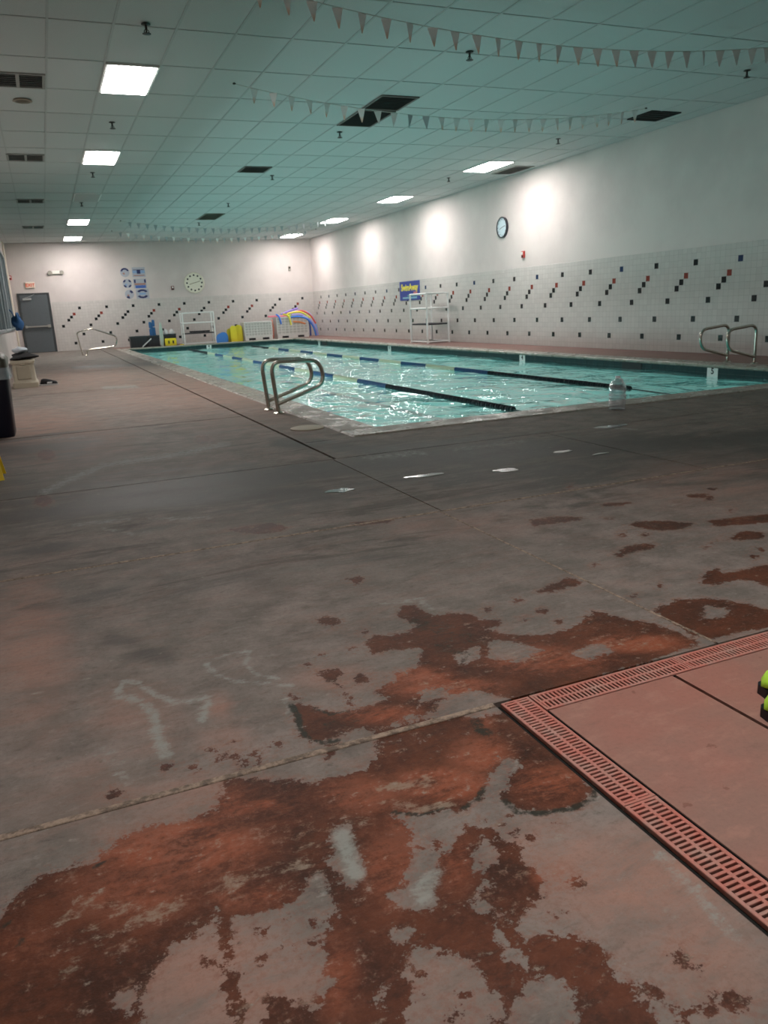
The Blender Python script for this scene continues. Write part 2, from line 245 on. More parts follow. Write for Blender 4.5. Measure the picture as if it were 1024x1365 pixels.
def fields(X, Y):
    near = (Y < 8) & (X > -2) & (X < 7)
    sd = np.full(X.shape, -1.0)
    for p in STAIN['POS']:
        q = np.array(p).reshape(-1, 2)/1000; lo = q.min(0)-.15; hi = q.max(0)+.15
        m = (X > lo[0]) & (X < hi[0]) & (Y > lo[1]) & (Y < hi[1])
        if m.any(): sd[m] = np.maximum(sd[m], poly_sd(X[m], Y[m], p))
    for p in STAIN['NEG']:
        q = np.array(p).reshape(-1, 2)/1000; lo = q.min(0)-.15; hi = q.max(0)+.15
        m = (X > lo[0]) & (X < hi[0]) & (Y > lo[1]) & (Y < hi[1])
        if m.any(): sd[m] = np.minimum(sd[m], -poly_sd(X[m], Y[m], p))
    for e in STAIN['DOT']:
        r = min(math.hypot(e[2], e[3]), math.hypot(e[4], e[5]))/1000
        sd = np.maximum(sd, (1-ell_d(X, Y, e))*r)
    R = np.clip(0.5+sd/0.12, 0, 1)
    out = {'wet_red': R}
    for k, n in (('ORA', 'rust'), ('PK', 'pink')):
        f = np.zeros(X.shape)
        for e in STAIN[k]: f = np.maximum(f, e[6]*np.clip(1.4-ell_d(X, Y, e), 0, 1))
        out[n] = f
    for k, n in (('WH', 'chalk'), ('KK', 'mould'), ('TN', 'worn'), ('DK', 'dark_zone')):
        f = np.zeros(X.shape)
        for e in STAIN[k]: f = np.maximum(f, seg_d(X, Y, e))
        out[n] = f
    return out
def lines(a, b, cuts):
    """grid lines from a to b, cuts = [(limit, step)...] with growing limits"""
    r = [a]; 
    while r[-1] < b-1e-6:
        st = cuts[-1][1]
        for lim, s_ in cuts:
            if r[-1] < lim-1e-9: st = s_; break
        nx = r[-1]+st
        for lim, s_ in cuts:
            if r[-1] < lim-1e-9 < nx: nx = lim
        r.append(min(nx, b))
    if len(r) > 2 and r[-1]-r[-2] < 1e-4: r.pop(-2)
    return np.array(r)
XC = [(-.40, .1), (1.1, .009), (2.1, .016), (5.2, .035), (99, .12)]
YC = [(.60, .3), (1.66, .009), (2.6, .013), (3.6, .02), (5.3, .03), (8.2, .06), (99, .2)]

# stained grey concrete with red acid-stain showing through where it is wet
t = NT('stained_wet_concrete', 0.6, 0.35)
a_r, a_o, a_p, a_w, a_k, a_t, a_d = [t.attr(n) for n in ('wet_red', 'rust', 'pink', 'chalk', 'mould', 'worn', 'dark_zone')]
n_big = t.noise(1.1, 5, .6); n_mid = t.noise(5, 6, .65); n_fine = t.noise(60, 5, .75); n_edge = t.noise(26, 6, .75)
n_str = t.noise(3.0, 8, .75, t.scaled((1.0, 2.8, 1)), dist=.5)
n_st2 = t.noise(14, 8, .8, t.scaled((1.0, 2.4, 1)), dist=.3)
n_speck = t.noise(230, 3, .6); n_blot = t.noise(9, 5, .7, dist=.8)
def cen(v, k): return t.math('MULTIPLY', t.math('SUBTRACT', v, .5), k)
def add(*v):
    r = v[0]
    for q in v[1:]: r = t.math('ADD', r, q)
    return r
g = t.mix(t.rng(n_mid, .32, .68), (.160, .136, .120), (.285, .240, .215))
g = t.mix(t.rng(n_big, .35, .65, 0, .55), g, (.180, .166, .146))
g = t.mix(t.math('MULTIPLY', t.rng(n_str, .48, .66), .40), g, (.29, .190, .158))
g = t.mix(t.math('MULTIPLY', t.rng(n_st2, .52, .68), .40), g, (.34, .315, .285))
g = t.mix(t.math('MULTIPLY', t.rng(n_st2, .46, .34), .45), g, (.082, .070, .060))
n_far = t.noise(1.3, 7, .7, t.scaled((.7, 3.0, 1)), dist=.9)
sy = t.t.nodes.new('ShaderNodeSeparateXYZ'); t.put(sy.inputs[0], t.coord()); far = t.rng(sy.outputs[1], 1.9, 3.2)
n_far = add(.5, t.math('MULTIPLY', cen(n_far, 1.0), t.math('ADD', .25, t.math('MULTIPLY', far, .75))))
g = t.mix(t.math('MULTIPLY', t.rng(n_far, .47, .36), .60), g, (.070, .064, .056))
g = t.mix(t.math('MULTIPLY', t.rng(n_far, .54, .66), .40), g, (.33, .31, .28))
pk = t.math('MULTIPLY', a_p, t.rng(add(n_str, cen(n_fine, .5)), .30, .60, .25, 1))
g = t.mix(pk, g, (.40, .225, .175))
g = t.mix(t.math('MULTIPLY', t.rng(n_fine, .42, .72), .30), g, (.075, .06, .052))
m_dark = t.rng(add(a_d, cen(n_far, 3.2), cen(n_str, .9), cen(n_st2, .5)), .12, .85)
g = t.mix(t.math('MULTIPLY', m_dark, .80), g, (.052, .047, .041))  # darkens the grey in broad noisy zones, mostly across the mid deck
wn = t.rng(add(a_t, cen(n_st2, 4.2), cen(n_edge, 2.5), cen(n_fine, 1.6)), .45, 1.25)
# the wet red layer
e = add(a_r, cen(n_edge, .85), cen(n_fine, .38), cen(n_blot, .40), cen(n_st2, .25))
m_red = t.rng(e, .488, .520)
halo = t.math('MULTIPLY', t.rng(e, .20, .50), t.rng(add(n_st2, cen(n_fine, .9)), .44, .62))
g = t.mix(t.math('MULTIPLY', halo, .5), g, (.27, .125, .090))
red = t.mix(t.rng(n_mid, .34, .66), (.050, .0175, .009), (.130, .040, .018))
red = t.mix(t.math('MULTIPLY', t.rng(n_st2, .46, .66), .65), red, (.034, .017, .011))
rs = t.math('MULTIPLY', t.math('MINIMUM', t.math('MULTIPLY', a_o, 1.5), 1.0), t.rng(add(n_str, cen(n_st2, .7)), .36, .62, .08, 1))
red = t.mix(rs, red, (.29, .084, .040))
red = t.mix(t.math('MULTIPLY', t.rng(n_fine, .46, .72), .40), red, (.20, .078, .050))
red = t.mix(t.math('MULTIPLY', t.rng(n_fine, .42, .30), .35), red, (.03, .016, .012))
worn2 = t.rng(add(n_str, cen(n_edge, 1.0), cen(n_st2, 1.0), cen(n_fine, .6)), .60, .80)
red = t.mix(t.math('MULTIPLY', worn2, .60), red, (.29, .175, .125))
c = t.mix(m_red, g, red)
c = t.mix(t.math('MULTIPLY', t.math('MULTIPLY', a_o, .5), t.rng(add(n_mid, cen(n_fine, .8)), .42, .60)), c, (.34, .13, .08))
c = t.mix(t.math('MULTIPLY', wn, .70), c, (.31, .245, .185))
c = t.mix(t.math('MULTIPLY', t.rng(add(a_w, cen(n_st2, 2.2), cen(n_edge, 2.0), cen(n_fine, 1.4)), .25, 1.05), .70), c, (.33, .36, .33))
c = t.mix(t.math('MULTIPLY', t.rng(add(a_k, cen(n_edge, 2.2), cen(n_fine, 1.0)), .42, .95), .88), c, (.018, .025, .018))
c = t.mix(t.math('MULTIPLY', t.rng(n_speck, .64, .74), .35), c, (.05, .04, .035))
ro = t.mix(m_red, t.mix(m_dark, (.70,)*3, (.55,)*3), (.50,)*3)
c = t.mix(1.0, c, (.90, .915, .90), 'MULTIPLY')
t.set(color=c, rough=ro, spec=.22, normal=t.bump(add(t.math('MULTIPLY', n_fine, .6), t.math('MULTIPLY', n_speck, .4), t.math('MULTIPLY', n_st2, .8)), .30, .005))
M_CONC = t.m
# painted red-pink concrete of the deck beyond the drain and along the walls
t = NT('red_painted_concrete', 0.55, 0.35)
n1 = t.noise(1.6, 6, .6); n2 = t.noise(9, 6, .7, t.scaled((1, 2.2, 1))); n3 = t.noise(70, 5, .7)
c = t.mix(t.rng(n1, .35, .65), (.36, .158, .120), (.29, .170, .135))
c = t.mix(t.math('MULTIPLY', t.rng(n2, .48, .68), .55), c, (.42, .225, .172))
c = t.mix(t.math('MULTIPLY', t.rng(n2, .42, .28), .5), c, (.21, .115, .092))
c = t.mix(t.math('MULTIPLY', t.rng(n3, .4, .75), .22), c, (.14, .08, .065))
c = t.mix(t.math('MULTIPLY', t.rng(t.noise(14, 4, .6), .66, .70), .6), c, (.17, .065, .045))
t.set(color=c, normal=t.bump(n3, .2, .004)); M_PINK = t.m

M_PINK2 = plain('dull_red_deck_paint', (.24, .130, .112), .6, vary=.2, scale=3)
floor = struct(obj('floor', MB().box(XL-.2, PX0-.1, YF-.2, YB+.2, -.3, -.085).box(PX1+.1, XR+.2, YF-.2, YB+.2, -.3, -.085)
                   .box(PX0-.1, PX1+.1, YF-.2, PY0-.1, -.3, -.085).box(PX0-.1, PX1+.1, PY1+.1, YB+.2, -.3, -.085),
                   plain('joint_grit', (.06, .05, .042), .9), None))
def slab(x0, x1, y0, y1, mat, dense=True):
    xs = lines(x0, x1, XC) if dense else np.array([x0, x1]); ys = lines(y0, y1, YC) if dense else np.array([y0, y1])
    nx, ny = len(xs), len(ys); X, Y = np.meshgrid(xs, ys); X = X.ravel(); Y = Y.ravel()
    vs = [(a, b, 0.0) for a, b in zip(X.tolist(), Y.tolist())]
    fs = [(j*nx+i, j*nx+i+1, (j+1)*nx+i+1, (j+1)*nx+i) for j in range(ny-1) for i in range(nx-1)]
    rim = [i for i in range(nx)] + [j*nx+nx-1 for j in range(1, ny)] + [(ny-1)*nx+i for i in range(nx-2, -1, -1)] + [j*nx for j in range(ny-2, 0, -1)]
    n0 = len(vs); vs += [(vs[i][0], vs[i][1], -.085) for i in rim]; m = len(rim)
    fs += [(rim[(k+1) % m], rim[k], n0+k, n0+(k+1) % m) for k in range(m)]
    me = D.meshes.new('concrete_slab'); me.from_pydata(vs, [], fs); me.materials.append(mat)
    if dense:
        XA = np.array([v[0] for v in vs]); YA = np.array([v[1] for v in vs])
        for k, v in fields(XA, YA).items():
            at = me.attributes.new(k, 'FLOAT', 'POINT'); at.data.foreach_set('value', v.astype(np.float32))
    return link('concrete_slab', me, floor)
J = .006
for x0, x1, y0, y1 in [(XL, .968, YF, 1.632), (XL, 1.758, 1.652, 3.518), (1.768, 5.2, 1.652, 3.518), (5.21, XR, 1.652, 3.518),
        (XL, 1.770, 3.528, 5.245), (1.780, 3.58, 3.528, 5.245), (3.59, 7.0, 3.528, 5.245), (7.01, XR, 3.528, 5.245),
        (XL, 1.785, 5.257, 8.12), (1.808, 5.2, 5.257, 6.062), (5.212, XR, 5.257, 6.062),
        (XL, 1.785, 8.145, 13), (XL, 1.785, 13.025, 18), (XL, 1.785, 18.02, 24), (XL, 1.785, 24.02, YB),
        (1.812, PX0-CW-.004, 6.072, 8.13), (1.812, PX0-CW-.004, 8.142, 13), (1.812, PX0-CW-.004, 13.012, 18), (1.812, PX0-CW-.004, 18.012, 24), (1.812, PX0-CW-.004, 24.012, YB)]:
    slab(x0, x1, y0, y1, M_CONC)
for x0, x1, y0, y1 in [(1.079, 1.494, YF, 1.552), (1.506, 3.9, YF, 1.552), (3.912, XR, YF, 1.552),
        (PX1+CW+.004, XR, 6.072, 14), (PX1+CW+.004, XR, 14.012, 22), (PX1+CW+.004, XR, 22.012, YB), (PX0-CW, PX1+CW, PY1+CW+.004, YB)]:
    slab(x0, x1, y0, y1, M_PINK if y1 < 3 else M_PINK2, False)
ms = NT('crumbling_joint_sealant', .8); ms.set(color=ms.mix(ms.rng(ms.noise(35, 5, .7), .38, .62), (.13, .10, .075), (.33, .255, .19)), normal=ms.bump(ms.noise(50, 4), .8, .01)); ms = ms.m
def joint(x0, x1, y0, y1, z=-.004):
    return obj('joint_sealant', MB().bbox(x0, x1, y0, y1, -.08, z, .002), ms, floor)
joint(XL, .968, 1.634, 1.654, .0025); joint(1.7575, 1.7695, 1.66, 3.518, .0015); joint(1.772, 1.778, 3.53, 5.245, -.002)
joint(XL, 1.75, 3.512, 3.532, .002); joint(1.78, 5.0, 3.512, 3.532, .002); joint(1.1, XR, 1.646, 1.6515, -.004)
joint(XL, XR, 5.246, 5.256, -.01); joint(1.786, 1.807, 5.26, 30, -.012)

# ------------------------------------------------------------------ drain channel
M_TR = plain('dark_drain_trough', (.007, .008, .007), .9)
dr = thing('floor_drain', 'L-shaped trench drain with red slotted plastic grates set in the wet concrete deck', 'drain', (1.03, 1.60, -.075))
obj('trough', MB().box(.969-1.03, 1.078-1.03, YF-1.6, .046, -.008, 0).box(.977-1.03, 6-1.03, -.047, .046, -.008, 0)
    .box(.969-1.03, .971-1.03, YF-1.6, .034, 0, .06).box(.980-1.03, .992-1.03, YF-1.6, .046, 0, .0622).box(1.066-1.03, 1.0768-1.03, YF-1.6, -.042, 0, .0622).box(1.08-1.03, 4.97, .030, .0445, 0, .0622).box(1.08-1.03, 4.97, -.046, -.032, 0, .0622).box(1.0768-1.03, 1.0785-1.03, YF-1.6, -.047, 0, .073).box(1.0785-1.03, 4.97, -.0478, -.046, 0, .073), M_TR, dr)
gm = NT('red_plastic_grate', .45, .4); gm.set(color=gm.mix(gm.rng(gm.noise(9, 5, .7), .35, .65), (.50, .165, .125), (.42, .25, .205))); gm = gm.m
def grate_mesh(L):
    b = MB(); W = .086
    b.bbox(0, .0095, 0, L, -.012, 0, .0012).bbox(W-.0095, W, 0, L, -.012, 0, .0012).bbox(W/2-.0045, W/2+.0045, 0, L, -.012, -.0005, .001)
    n = int(L/.0128); p = L/n
    for i in range(n+1):
        y = i*p; b.bbox(.009, W-.009, max(0, y-.0035), min(L, y+.0035), -.010, -.0006, .0008)
    b.box(0, W, 0, .007, -.012, -.0004); b.box(0, W, L-.007, L, -.012, -.0004)
    return b.mesh('grate', gm)
G = grate_mesh(.498)
for i in range(9):
    o = link('grate', G, dr, (.987-1.03, 1.645-.5*(i+1)-1.6, .0745))
for i in range(8):
    o = link('grate', G, dr, (1.076+.5*(i+1)-1.03, 1.559-1.60, .0745), (0, 0, math.pi/2))

# ------------------------------------------------------------------ swimming pool
pool = thing('swimming_pool', 'long indoor lap pool with pale teal water and a grey stone coping', 'pool', (PX0, PY0, 0))
def P(x0, x1, y0, y1, z0, z1, b=None, mb=None):
    mb = mb or MB(); a = (x0-PX0, x1-PX0, y0-PY0, y1-PY0, z0, z1)
    return mb.bbox(*a, b) if b else mb.box(*a)
mp = NT('pool_plaster', .6, .3); mp.set(color=mp.mix(mp.noise(2, 4), (.28, .62, .58), (.38, .72, .68))); mp = mp.m
bs = MB(); P(PX0-.08, PX1+.08, PY0-.08, PY1+.08, PD-.1, PD, mb=bs)
P(PX0-.08, PX0, PY0, PY1, PD, -.035, mb=bs); P(PX1, PX1+.08, PY0, PY1, PD, -.035, mb=bs)
P(PX0-.08, PX1+.08, PY0-.08, PY0, PD, -.035, mb=bs); P(PX0-.08, PX1+.08, PY1, PY1+.08, PD, -.035, mb=bs)
obj('basin', bs, mp, pool)
ml = plain('black_lane_tile', (.02, .03, .05), .4)
lm = MB()
for x in (3.62, 5.70, 7.80): P(x-.12, x+.12, PY0+1.5, PY1-1.5, PD, PD+.006, mb=lm)
obj('lane_marking', lm, ml, pool)
mc = NT('wet_coping_stone', .38, .5)
cc = mc.mix(mc.rng(mc.noise(3, 6, .7), .35, .65), (.27, .245, .205), (.33, .30, .255))
cc = mc.mix(mc.math('MULTIPLY', mc.rng(mc.noise(45, 4, .7), .5, .7), .4), cc, (.10, .09, .075))
mc.set(color=cc, rough=mc.rng(mc.noise(4, 4), .4, .6, .2, .55), normal=mc.bump(mc.noise(60, 5, .7), .5, .006)); mc = mc.m
E1 = .012
for a in [(PX0-CW, PX1+CW, PY0-CW, PY0+.02), (PX0-CW, PX1+CW, PY1-.02, PY1+CW), (PX0-CW, PX0+.02, PY0+.022, PY1-.022), (PX1-.02, PX1+CW, PY0+.022, PY1-.022)]:
    obj('coping', P(*a, -.04, E1, .015), mc, pool, True)
mt = NT('waterline_tile', .5, .2); mt.set(color=mt.mix(mt.noise(6, 2), (.010, .030, .034), (.018, .055, .058))); mt = mt.m
tb = MB(); s = .152
y = PY0+.003
while y < PY1-.1:
    for z0 in (-.113, -.188):
        P(PX1-.006, PX1, y, y+s-.004, z0, z0+.071, mb=tb); P(PX0, PX0+.006, y, y+s-.004, z0, z0+.071, mb=tb)
    y += s
x = PX0+.01
while x < PX1-.1:
    for z0 in (-.113, -.188):
        P(x, x+s-.004, PY1-.006, PY1, z0, z0+.071, mb=tb); P(x, x+s-.004, PY0, PY0+.006, z0, z0+.071, mb=tb)
    x += s
stuff(obj('waterline_tile', tb, mt, pool))
gr = MB(); P(PX1-.003, PX1, PY0, PY1, -.19, -.04, mb=gr); P(PX0, PX0+.003, PY0, PY1, -.19, -.04, mb=gr); P(PX0, PX1, PY1-.003, PY1, -.19, -.04, mb=gr); P(PX0, PX1, PY0, PY0+.003, -.19, -.04, mb=gr)
obj('tile_grout', gr, plain('dark_grout', (.06, .10, .10), .8), pool)
M_WT = plain('white_glazed_tile', (.72, .74, .72), .25); M_BK = plain('black_print', (.012, .012, .015), .5)
for y, s_ in ((8.65, '5'), (13.65, '4'), (20.4, '4'), (26.6, '4')):
    o = obj('depth_marker', P(PX1-.011, PX1-.005, y-.10, y+.10, -.215, -.042), M_WT, pool)
    text_mesh('depth_number', s_, .12, M_BK, o, (PX1-.0115-PX0, y-PY0, -.090), (math.pi/2, 0, -math.pi/2), .0005, .004)
o = obj('depth_marker', P(5.44, 5.62, PY1-.011, PY1-.005, -.215, -.042), M_WT, pool)
text_mesh('depth_number', '4', .12, M_BK, o, (5.53-PX0, PY1-.0115-PY0, -.090), (math.pi/2, 0, 0), .0005, .004)
for y in (10.38, 26.0):
    obj('skimmer_mouth', P(PX1-.012, PX1-.004, y-.24, y+.24, -.19, -.048, .003), M_BK, pool)
sk = obj('skimmer_lid', MB().lathe([(.155, 0), (.155, .008), (.14, .012), (.02, .014)], (2.085-PX0, 6.82-PY0, 0), 28), plain('beige_lid', (.42, .36, .27), .5), pool, True)
# water: rippled sheet; light passes through it, with faint turbidity
nx, ny = 70, 250
xs = np.linspace(PX0+.001, PX1-.001, nx); ys = np.linspace(PY0+.001, PY1-.001, ny); X, Y = np.meshgrid(xs, ys)
Z = np.zeros(X.shape)
for _ in range(26):
    a = random.uniform(0, math.pi*2); k = random.uniform(2.0, 13); am = .011/k
    Z += am*np.sin(k*(X*math.cos(a)+Y*math.sin(a))+random.uniform(0, 6.28)+.5*np.sin(X*1.3+Y*.7))
wv = list(zip((X.ravel()-PX0).tolist(), (Y.ravel()-PY0).tolist(), (Z.ravel()+WZ).tolist()))
wm = MB().add(wv, [(j*nx+i, j*nx+i+1, (j+1)*nx+i+1, (j+1)*nx+i) for j in range(ny-1) for i in range(nx-1)])
t = NT('rippled_pool_water'); nt = t.t; nt.nodes.remove(t.b)
b1 = t.bump(t.math('ADD', t.noise(1.5, 3, .5, t.scaled((1.15, .8, 1)), dist=1.0), t.math('MULTIPLY', t.noise(6, 2, .5, dist=.5), .16)), 1.0, .11)
gl = nt.nodes.new('ShaderNodeBsdfGlossy'); gl.inputs['Roughness'].default_value = .03; t.put(gl.inputs['Normal'], b1); gl.inputs['Color'].default_value = (1, 1, 1, 1)
tr = nt.nodes.new('ShaderNodeBsdfTransparent'); tr.inputs['Color'].default_value = (.72, .97, .95, 1)
df = nt.nodes.new('ShaderNodeBsdfDiffuse'); df.inputs['Color'].default_value = (.17, .56, .53, 1); t.put(df.inputs['Normal'], b1)
fr = nt.nodes.new('ShaderNodeFresnel'); fr.inputs['IOR'].default_value = 1.33; t.put(fr.inputs['Normal'], b1)
m1 = nt.nodes.new('ShaderNodeMixShader'); m1.inputs[0].default_value = .32; nt.links.new(tr.outputs[0], m1.inputs[1]); nt.links.new(df.outputs[0], m1.inputs[2])
m2 = nt.nodes.new('ShaderNodeMixShader'); t.put(m2.inputs[0], fr.outputs[0]); nt.links.new(m1.outputs[0], m2.inputs[1]); nt.links.new(gl.outputs[0], m2.inputs[2])
nt.links.new(m2.outputs[0], t.o.inputs['Surface'])
obj('pool_water', wm, t.m, pool, True)

# ------------------------------------------------------------------ walls
def paint(name, c1, c2):
    t = NT(name, .7, .3); t.set(color=t.mix(t.rng(t.noise(.8, 4), .35, .65), c1, c2), normal=t.bump(t.noise(90, 3), .12, .003)); return t.m
M_WALL = paint('cream_wall_paint', (.58, .52, .50), (.64, .58, .555))
def tile_mat(name, axis):
    t = NT(name, .22, .5)
    sx = t.t.nodes.new('ShaderNodeSeparateXYZ'); t.put(sx.inputs[0], t.coord())
    cb = t.t.nodes.new('ShaderNodeCombineXYZ'); t.put(cb.inputs[0], sx.outputs[axis]); t.put(cb.inputs[1], sx.outputs[2])
    br = t.t.nodes.new('ShaderNodeTexBrick'); br.offset = 0; br.squash = 1; t.put(br.inputs['Vector'], cb.outputs[0])
    br.inputs['Scale'].default_value = 1; br.inputs['Brick Width'].default_value = .1062; br.inputs['Row Height'].default_value = .1043
    br.inputs['Mortar Size'].default_value = .0022; br.inputs['Mortar Smooth'].default_value = .3
    br.inputs['Color1'].default_value = (.54, .51, .49, 1); br.inputs['Color2'].default_value = (.59, .56, .535, 1); br.inputs['Mortar'].default_value = (.36, .34, .32, 1)
    c = t.mix(t.math('MULTIPLY', t.noise(1.2, 3), .25), br.outputs['Color'], (.55, .50, .46))
    t.set(color=c, normal=t.bump(t.math('SUBTRACT', 1.0, br.outputs['Fac']), .35, .002)); return t.m
M_TX, M_TY = tile_mat('white_wall_tile_back', 0), tile_mat('white_wall_tile_side', 1)
wr = struct(obj('wall_right', MB().box(XR+.012, XR+.25, YF, YB+.3, -.1, CE+.3), M_WALL))
obj('tile_wainscot', MB().bbox(XR, XR+.014, YF, YB+.01, 0, TT, .004), M_TY, wr)
wb = struct(obj('wall_back', MB().box(XL-.3, .40-1.13, YB+.012, YB+.25, -.1, CE+.3).box(.33, XR+.25, YB+.012, YB+.25, -.1, CE+.3).box(-.73, .33, YB+.012, YB+.25, 2.09, CE+.3), M_WALL))
obj('tile_wainscot', MB().bbox(.38, XR, YB, YB+.014, 0, TT, .004), M_TX, wb)
struct(obj('wall_front', MB().box(XL-.3, XR+.3, YF-.25, YF, -.1, CE+.3), M_WALL))
wl = struct(obj('wall_left', MB().box(XL-.25, XL, YF, 19.4, -.1, CE+.3).box(XL-.25, XL, 30.4, YB+.1, -.1, CE+.3).box(XL-.25, XL, 19.4, 30.4, -.1, .85).box(XL-.25, XL, 19.4, 30.4, 3.3, CE+.3), M_WALL))
struct(obj('trim_1', MB().bbox(XL, XL+.05, YB-.9, YB-.1, 0, CE-.02, .01), plain('cream_pilaster', (.70, .62, .52), .6)))
mg = plain('grey_aluminium', (.30, .35, .37), .4, metal=.4)
for i, (y0, y1) in enumerate(((19.4, 22.9), (23.1, 26.6), (26.8, 30.4))):
    wf = struct(obj('window_%d' % (i+1), MB().bbox(XL-.08, XL+.03, y0, y1, .85, .93).bbox(XL-.08, XL+.03, y0, y1, 3.22, 3.3).bbox(XL-.08, XL+.03, y0, y0+.12, .93, 3.22).bbox(XL-.08, XL+.03, y1-.12, y1, .93, 3.22).bbox(XL-.07, XL+.02, (y0+y1)/2-.04, (y0+y1)/2+.04, .93, 3.22), mg))
    obj('pane', MB().box(XL-.04, XL-.03, y0+.1, (y0+y1)/2-.03, .92, 3.24), plain('dark_window_glass', (.03, .045, .04), .08, .6), wf)
    obj('pane', MB().box(XL-.04, XL-.03, (y0+y1)/2+.03, y1-.1, .92, 3.24), plain('dark_window_glass', (.03, .045, .04), .08, .6), wf)
struct(obj('baseboard_left', MB().bbox(XL, XL+.015, YF, YB-.9, 0, .10, .004), plain('dark_base', (.10, .06, .05), .6)))
# accent tiles
acc = {'k': plain('black_tile', (.014, .016, .018), .2, .5), 'r': plain('brick_red_tile', (.26, .045, .03), .25, .5), 'b': plain('navy_tile', (.02, .04, .10), .2, .5)}
am = {}
for k, m_ in acc.items():
    am[k, 'x'] = MB().bbox(-.003, .0, -.0495, .0495, -.0485, .0485, .0012).mesh('accent_tile', m_)
    am[k, 'y'] = MB().bbox(-.0495, .0495, -.003, 0, -.0485, .0485, .0012).mesh('accent_tile', m_)
PAT = [(0, 14, 'b'), (2, 12, 'r'), (3, 11, 'k'), (4, 10, 'k'), (6, 8, 'k'), (0, 5, 'k'), (3, 2, 'k')]
for p in range(-1, 24):
    for dc, rw, k in PAT:
        y = 9.773 + .1062*dc + .9552*p
        if 7.9 < y < YB-.06:
            link('accent_tile', am['k' if (k == 'b' and p % 3) else k, 'x'], wr, (XR, y, .0535+.1043*rw))
for p in range(-1, 10):
    for dc, rw, k in PAT:
        if rw in (5, 2): x = 1.334 - .1062*dc + .9552*p
        else: x = 1.307 - .1062*dc + .9552*p
        if rw == 12 and p % 3 == 2: k = 'k'
        if .45 < x < XR-.06: link('accent_tile', am[k if k != 'b' else 'k', 'y'], wb, (x, YB, .0535+.1043*rw))

# ------------------------------------------------------------------ ceiling
ceil = struct(obj('ceiling', MB().box(XL-.25, XR+.25, YF-.25, YB+.25, CE+.10, CE+.3), plain('plenum', (.1, .1, .1), .9)))
t = NT('ceiling_tile_white', .75, .3); oi = t.t.nodes.new('ShaderNodeObjectInfo')
c = t.mix(t.math('MULTIPLY', oi.outputs['Random'], .5), (.56, .57, .565), (.60, .61, .605))
c = t.mix(t.math('MULTIPLY', t.rng(t.noise(140, 2), .5, .62), .22), c, (.30, .30, .29))
t.set(color=c); M_CT = t.m
gx = [XL] + [.44-.6*k for k in (2, 1, 0)][0:0] + [.44+.6*k for k in range(-2, 17)] + [XR]
gx = sorted(set([XL]+[v for v in gx if XL+.05 < v < XR-.05]+[XR]))
gy = sorted(set([YF]+[8.8+1.22*k for k in range(-12, 30) if YF+.05 < 8.8+1.22*k < YB-.05]+[YB]))

COLL = gx[min(range(len(gx)), key=lambda i: abs(gx[i]-1.045))]; COLR = gx[min(range(len(gx)), key=lambda i: abs(gx[i]-8.84))]
holes = {}
for y in (.26, 10.02, 14.90, 24.66, 29.54): holes[(COLL, y)] = 'lit'
holes[(COLL, 19.78)] = 'off'
for y in (14.90, 19.78, 24.66, 29.54): holes[(COLR-.605*0, y)] = 'lit'
C6 = gx[min(range(len(gx)), key=lambda i: abs(gx[i]-4.07))]; C7 = gx[min(range(len(gx)), key=lambda i: abs(gx[i]-4.675))]
holes[(C7, 11.24)] = 'grille'; holes[(C7, 23.44)] = 'grille'
cells = []
for i in range(len(gx)-1):
    for j in range(len(gy)-1):
        h = [k for k in holes if abs(k[0]-gx[i]) < .01 and abs(k[1]-gy[j]) < .02]
        if h: continue
        cells.append((gy[j], gx[i], gx[i+1], gy[j+1]))
cells.sort(key=lambda c_: c_[0])
vis = [c_ for c_ in cells if c_[0] > 6.2]; one = vis[:300]; rest = [c_ for c_ in cells if c_[0] <= 6.2]+vis[300:]
cache = {}
for y0, x0, x1, y1 in one:
    k = (round(x1-x0, 3), round(y1-y0, 3))
    if k not in cache: cache[k] = MB().bbox(.008, k[0]-.008, .008, k[1]-.008, .006, .022, .003).mesh('ceiling_tile', M_CT)
    link('ceiling_tile', cache[k], ceil, (x0, y0, CE))
rm = MB()
for y0, x0, x1, y1 in rest: rm.box(x0+.008, x1-.008, y0+.008, y1-.008, CE+.006, CE+.022)
stuff(obj('ceiling_tile', rm, M_CT, ceil))
gb = MB()
for x in gx[1:-1]: gb.box(x-.012, x+.012, YF, YB, CE, CE+.03)
for y in gy[1:-1]: gb.box(XL, XR, y-.012, y+.012, CE+.0006, CE+.03)
gb.box(XL, XL+.02, YF, YB, CE, CE+.03).box(XR-.02, XR, YF, YB, CE, CE+.03).box(XL, XR, YB-.02, YB, CE, CE+.03)
obj('grid_bars', gb, plain('grey_grid_bar', (.47, .48, .475), .6), ceil)

# ------------------------------------------------------------------ lamps
t = NT('lit_diffuser'); em = t.t.nodes.new('ShaderNodeEmission'); em.inputs[0].default_value = (1.0, .935, .905, 1); em.inputs[1].default_value = LAMP
t.t.links.new(em.outputs[0], t.o.inputs['Surface']); M_EM = t.m
M_FR = plain('white_metal_frame', (.75, .75, .73), .4); M_OFF = plain('unlit_diffuser', (.42, .43, .42), .5)
def troffer(x, y, lit, label, group=None):
    t = thing('ceiling_light', label, 'ceiling light', (x+.3025, y+.61, CE), 0, group)
    w_, l_ = .2975, .603
    obj('frame', MB().bbox(-w_, w_, -l_, -l_+.035, -.018, .02, .004).bbox(-w_, w_, l_-.035, l_, -.018, .02, .004).bbox(-w_, -w_+.035, -l_+.035, l_-.035, -.018, .02, .004).bbox(w_-.035, w_, -l_+.035, l_-.035, -.018, .02, .004), M_FR, t)
    obj('diffuser', MB().bbox(-w_+.03, w_-.03, -l_+.03, l_-.03, -.024, .0, .006), M_EM if lit else M_OFF, t)
    return t
G1, G2 = 'lit ceiling troffers in the left row', 'lit ceiling troffers along the tiled right wall'
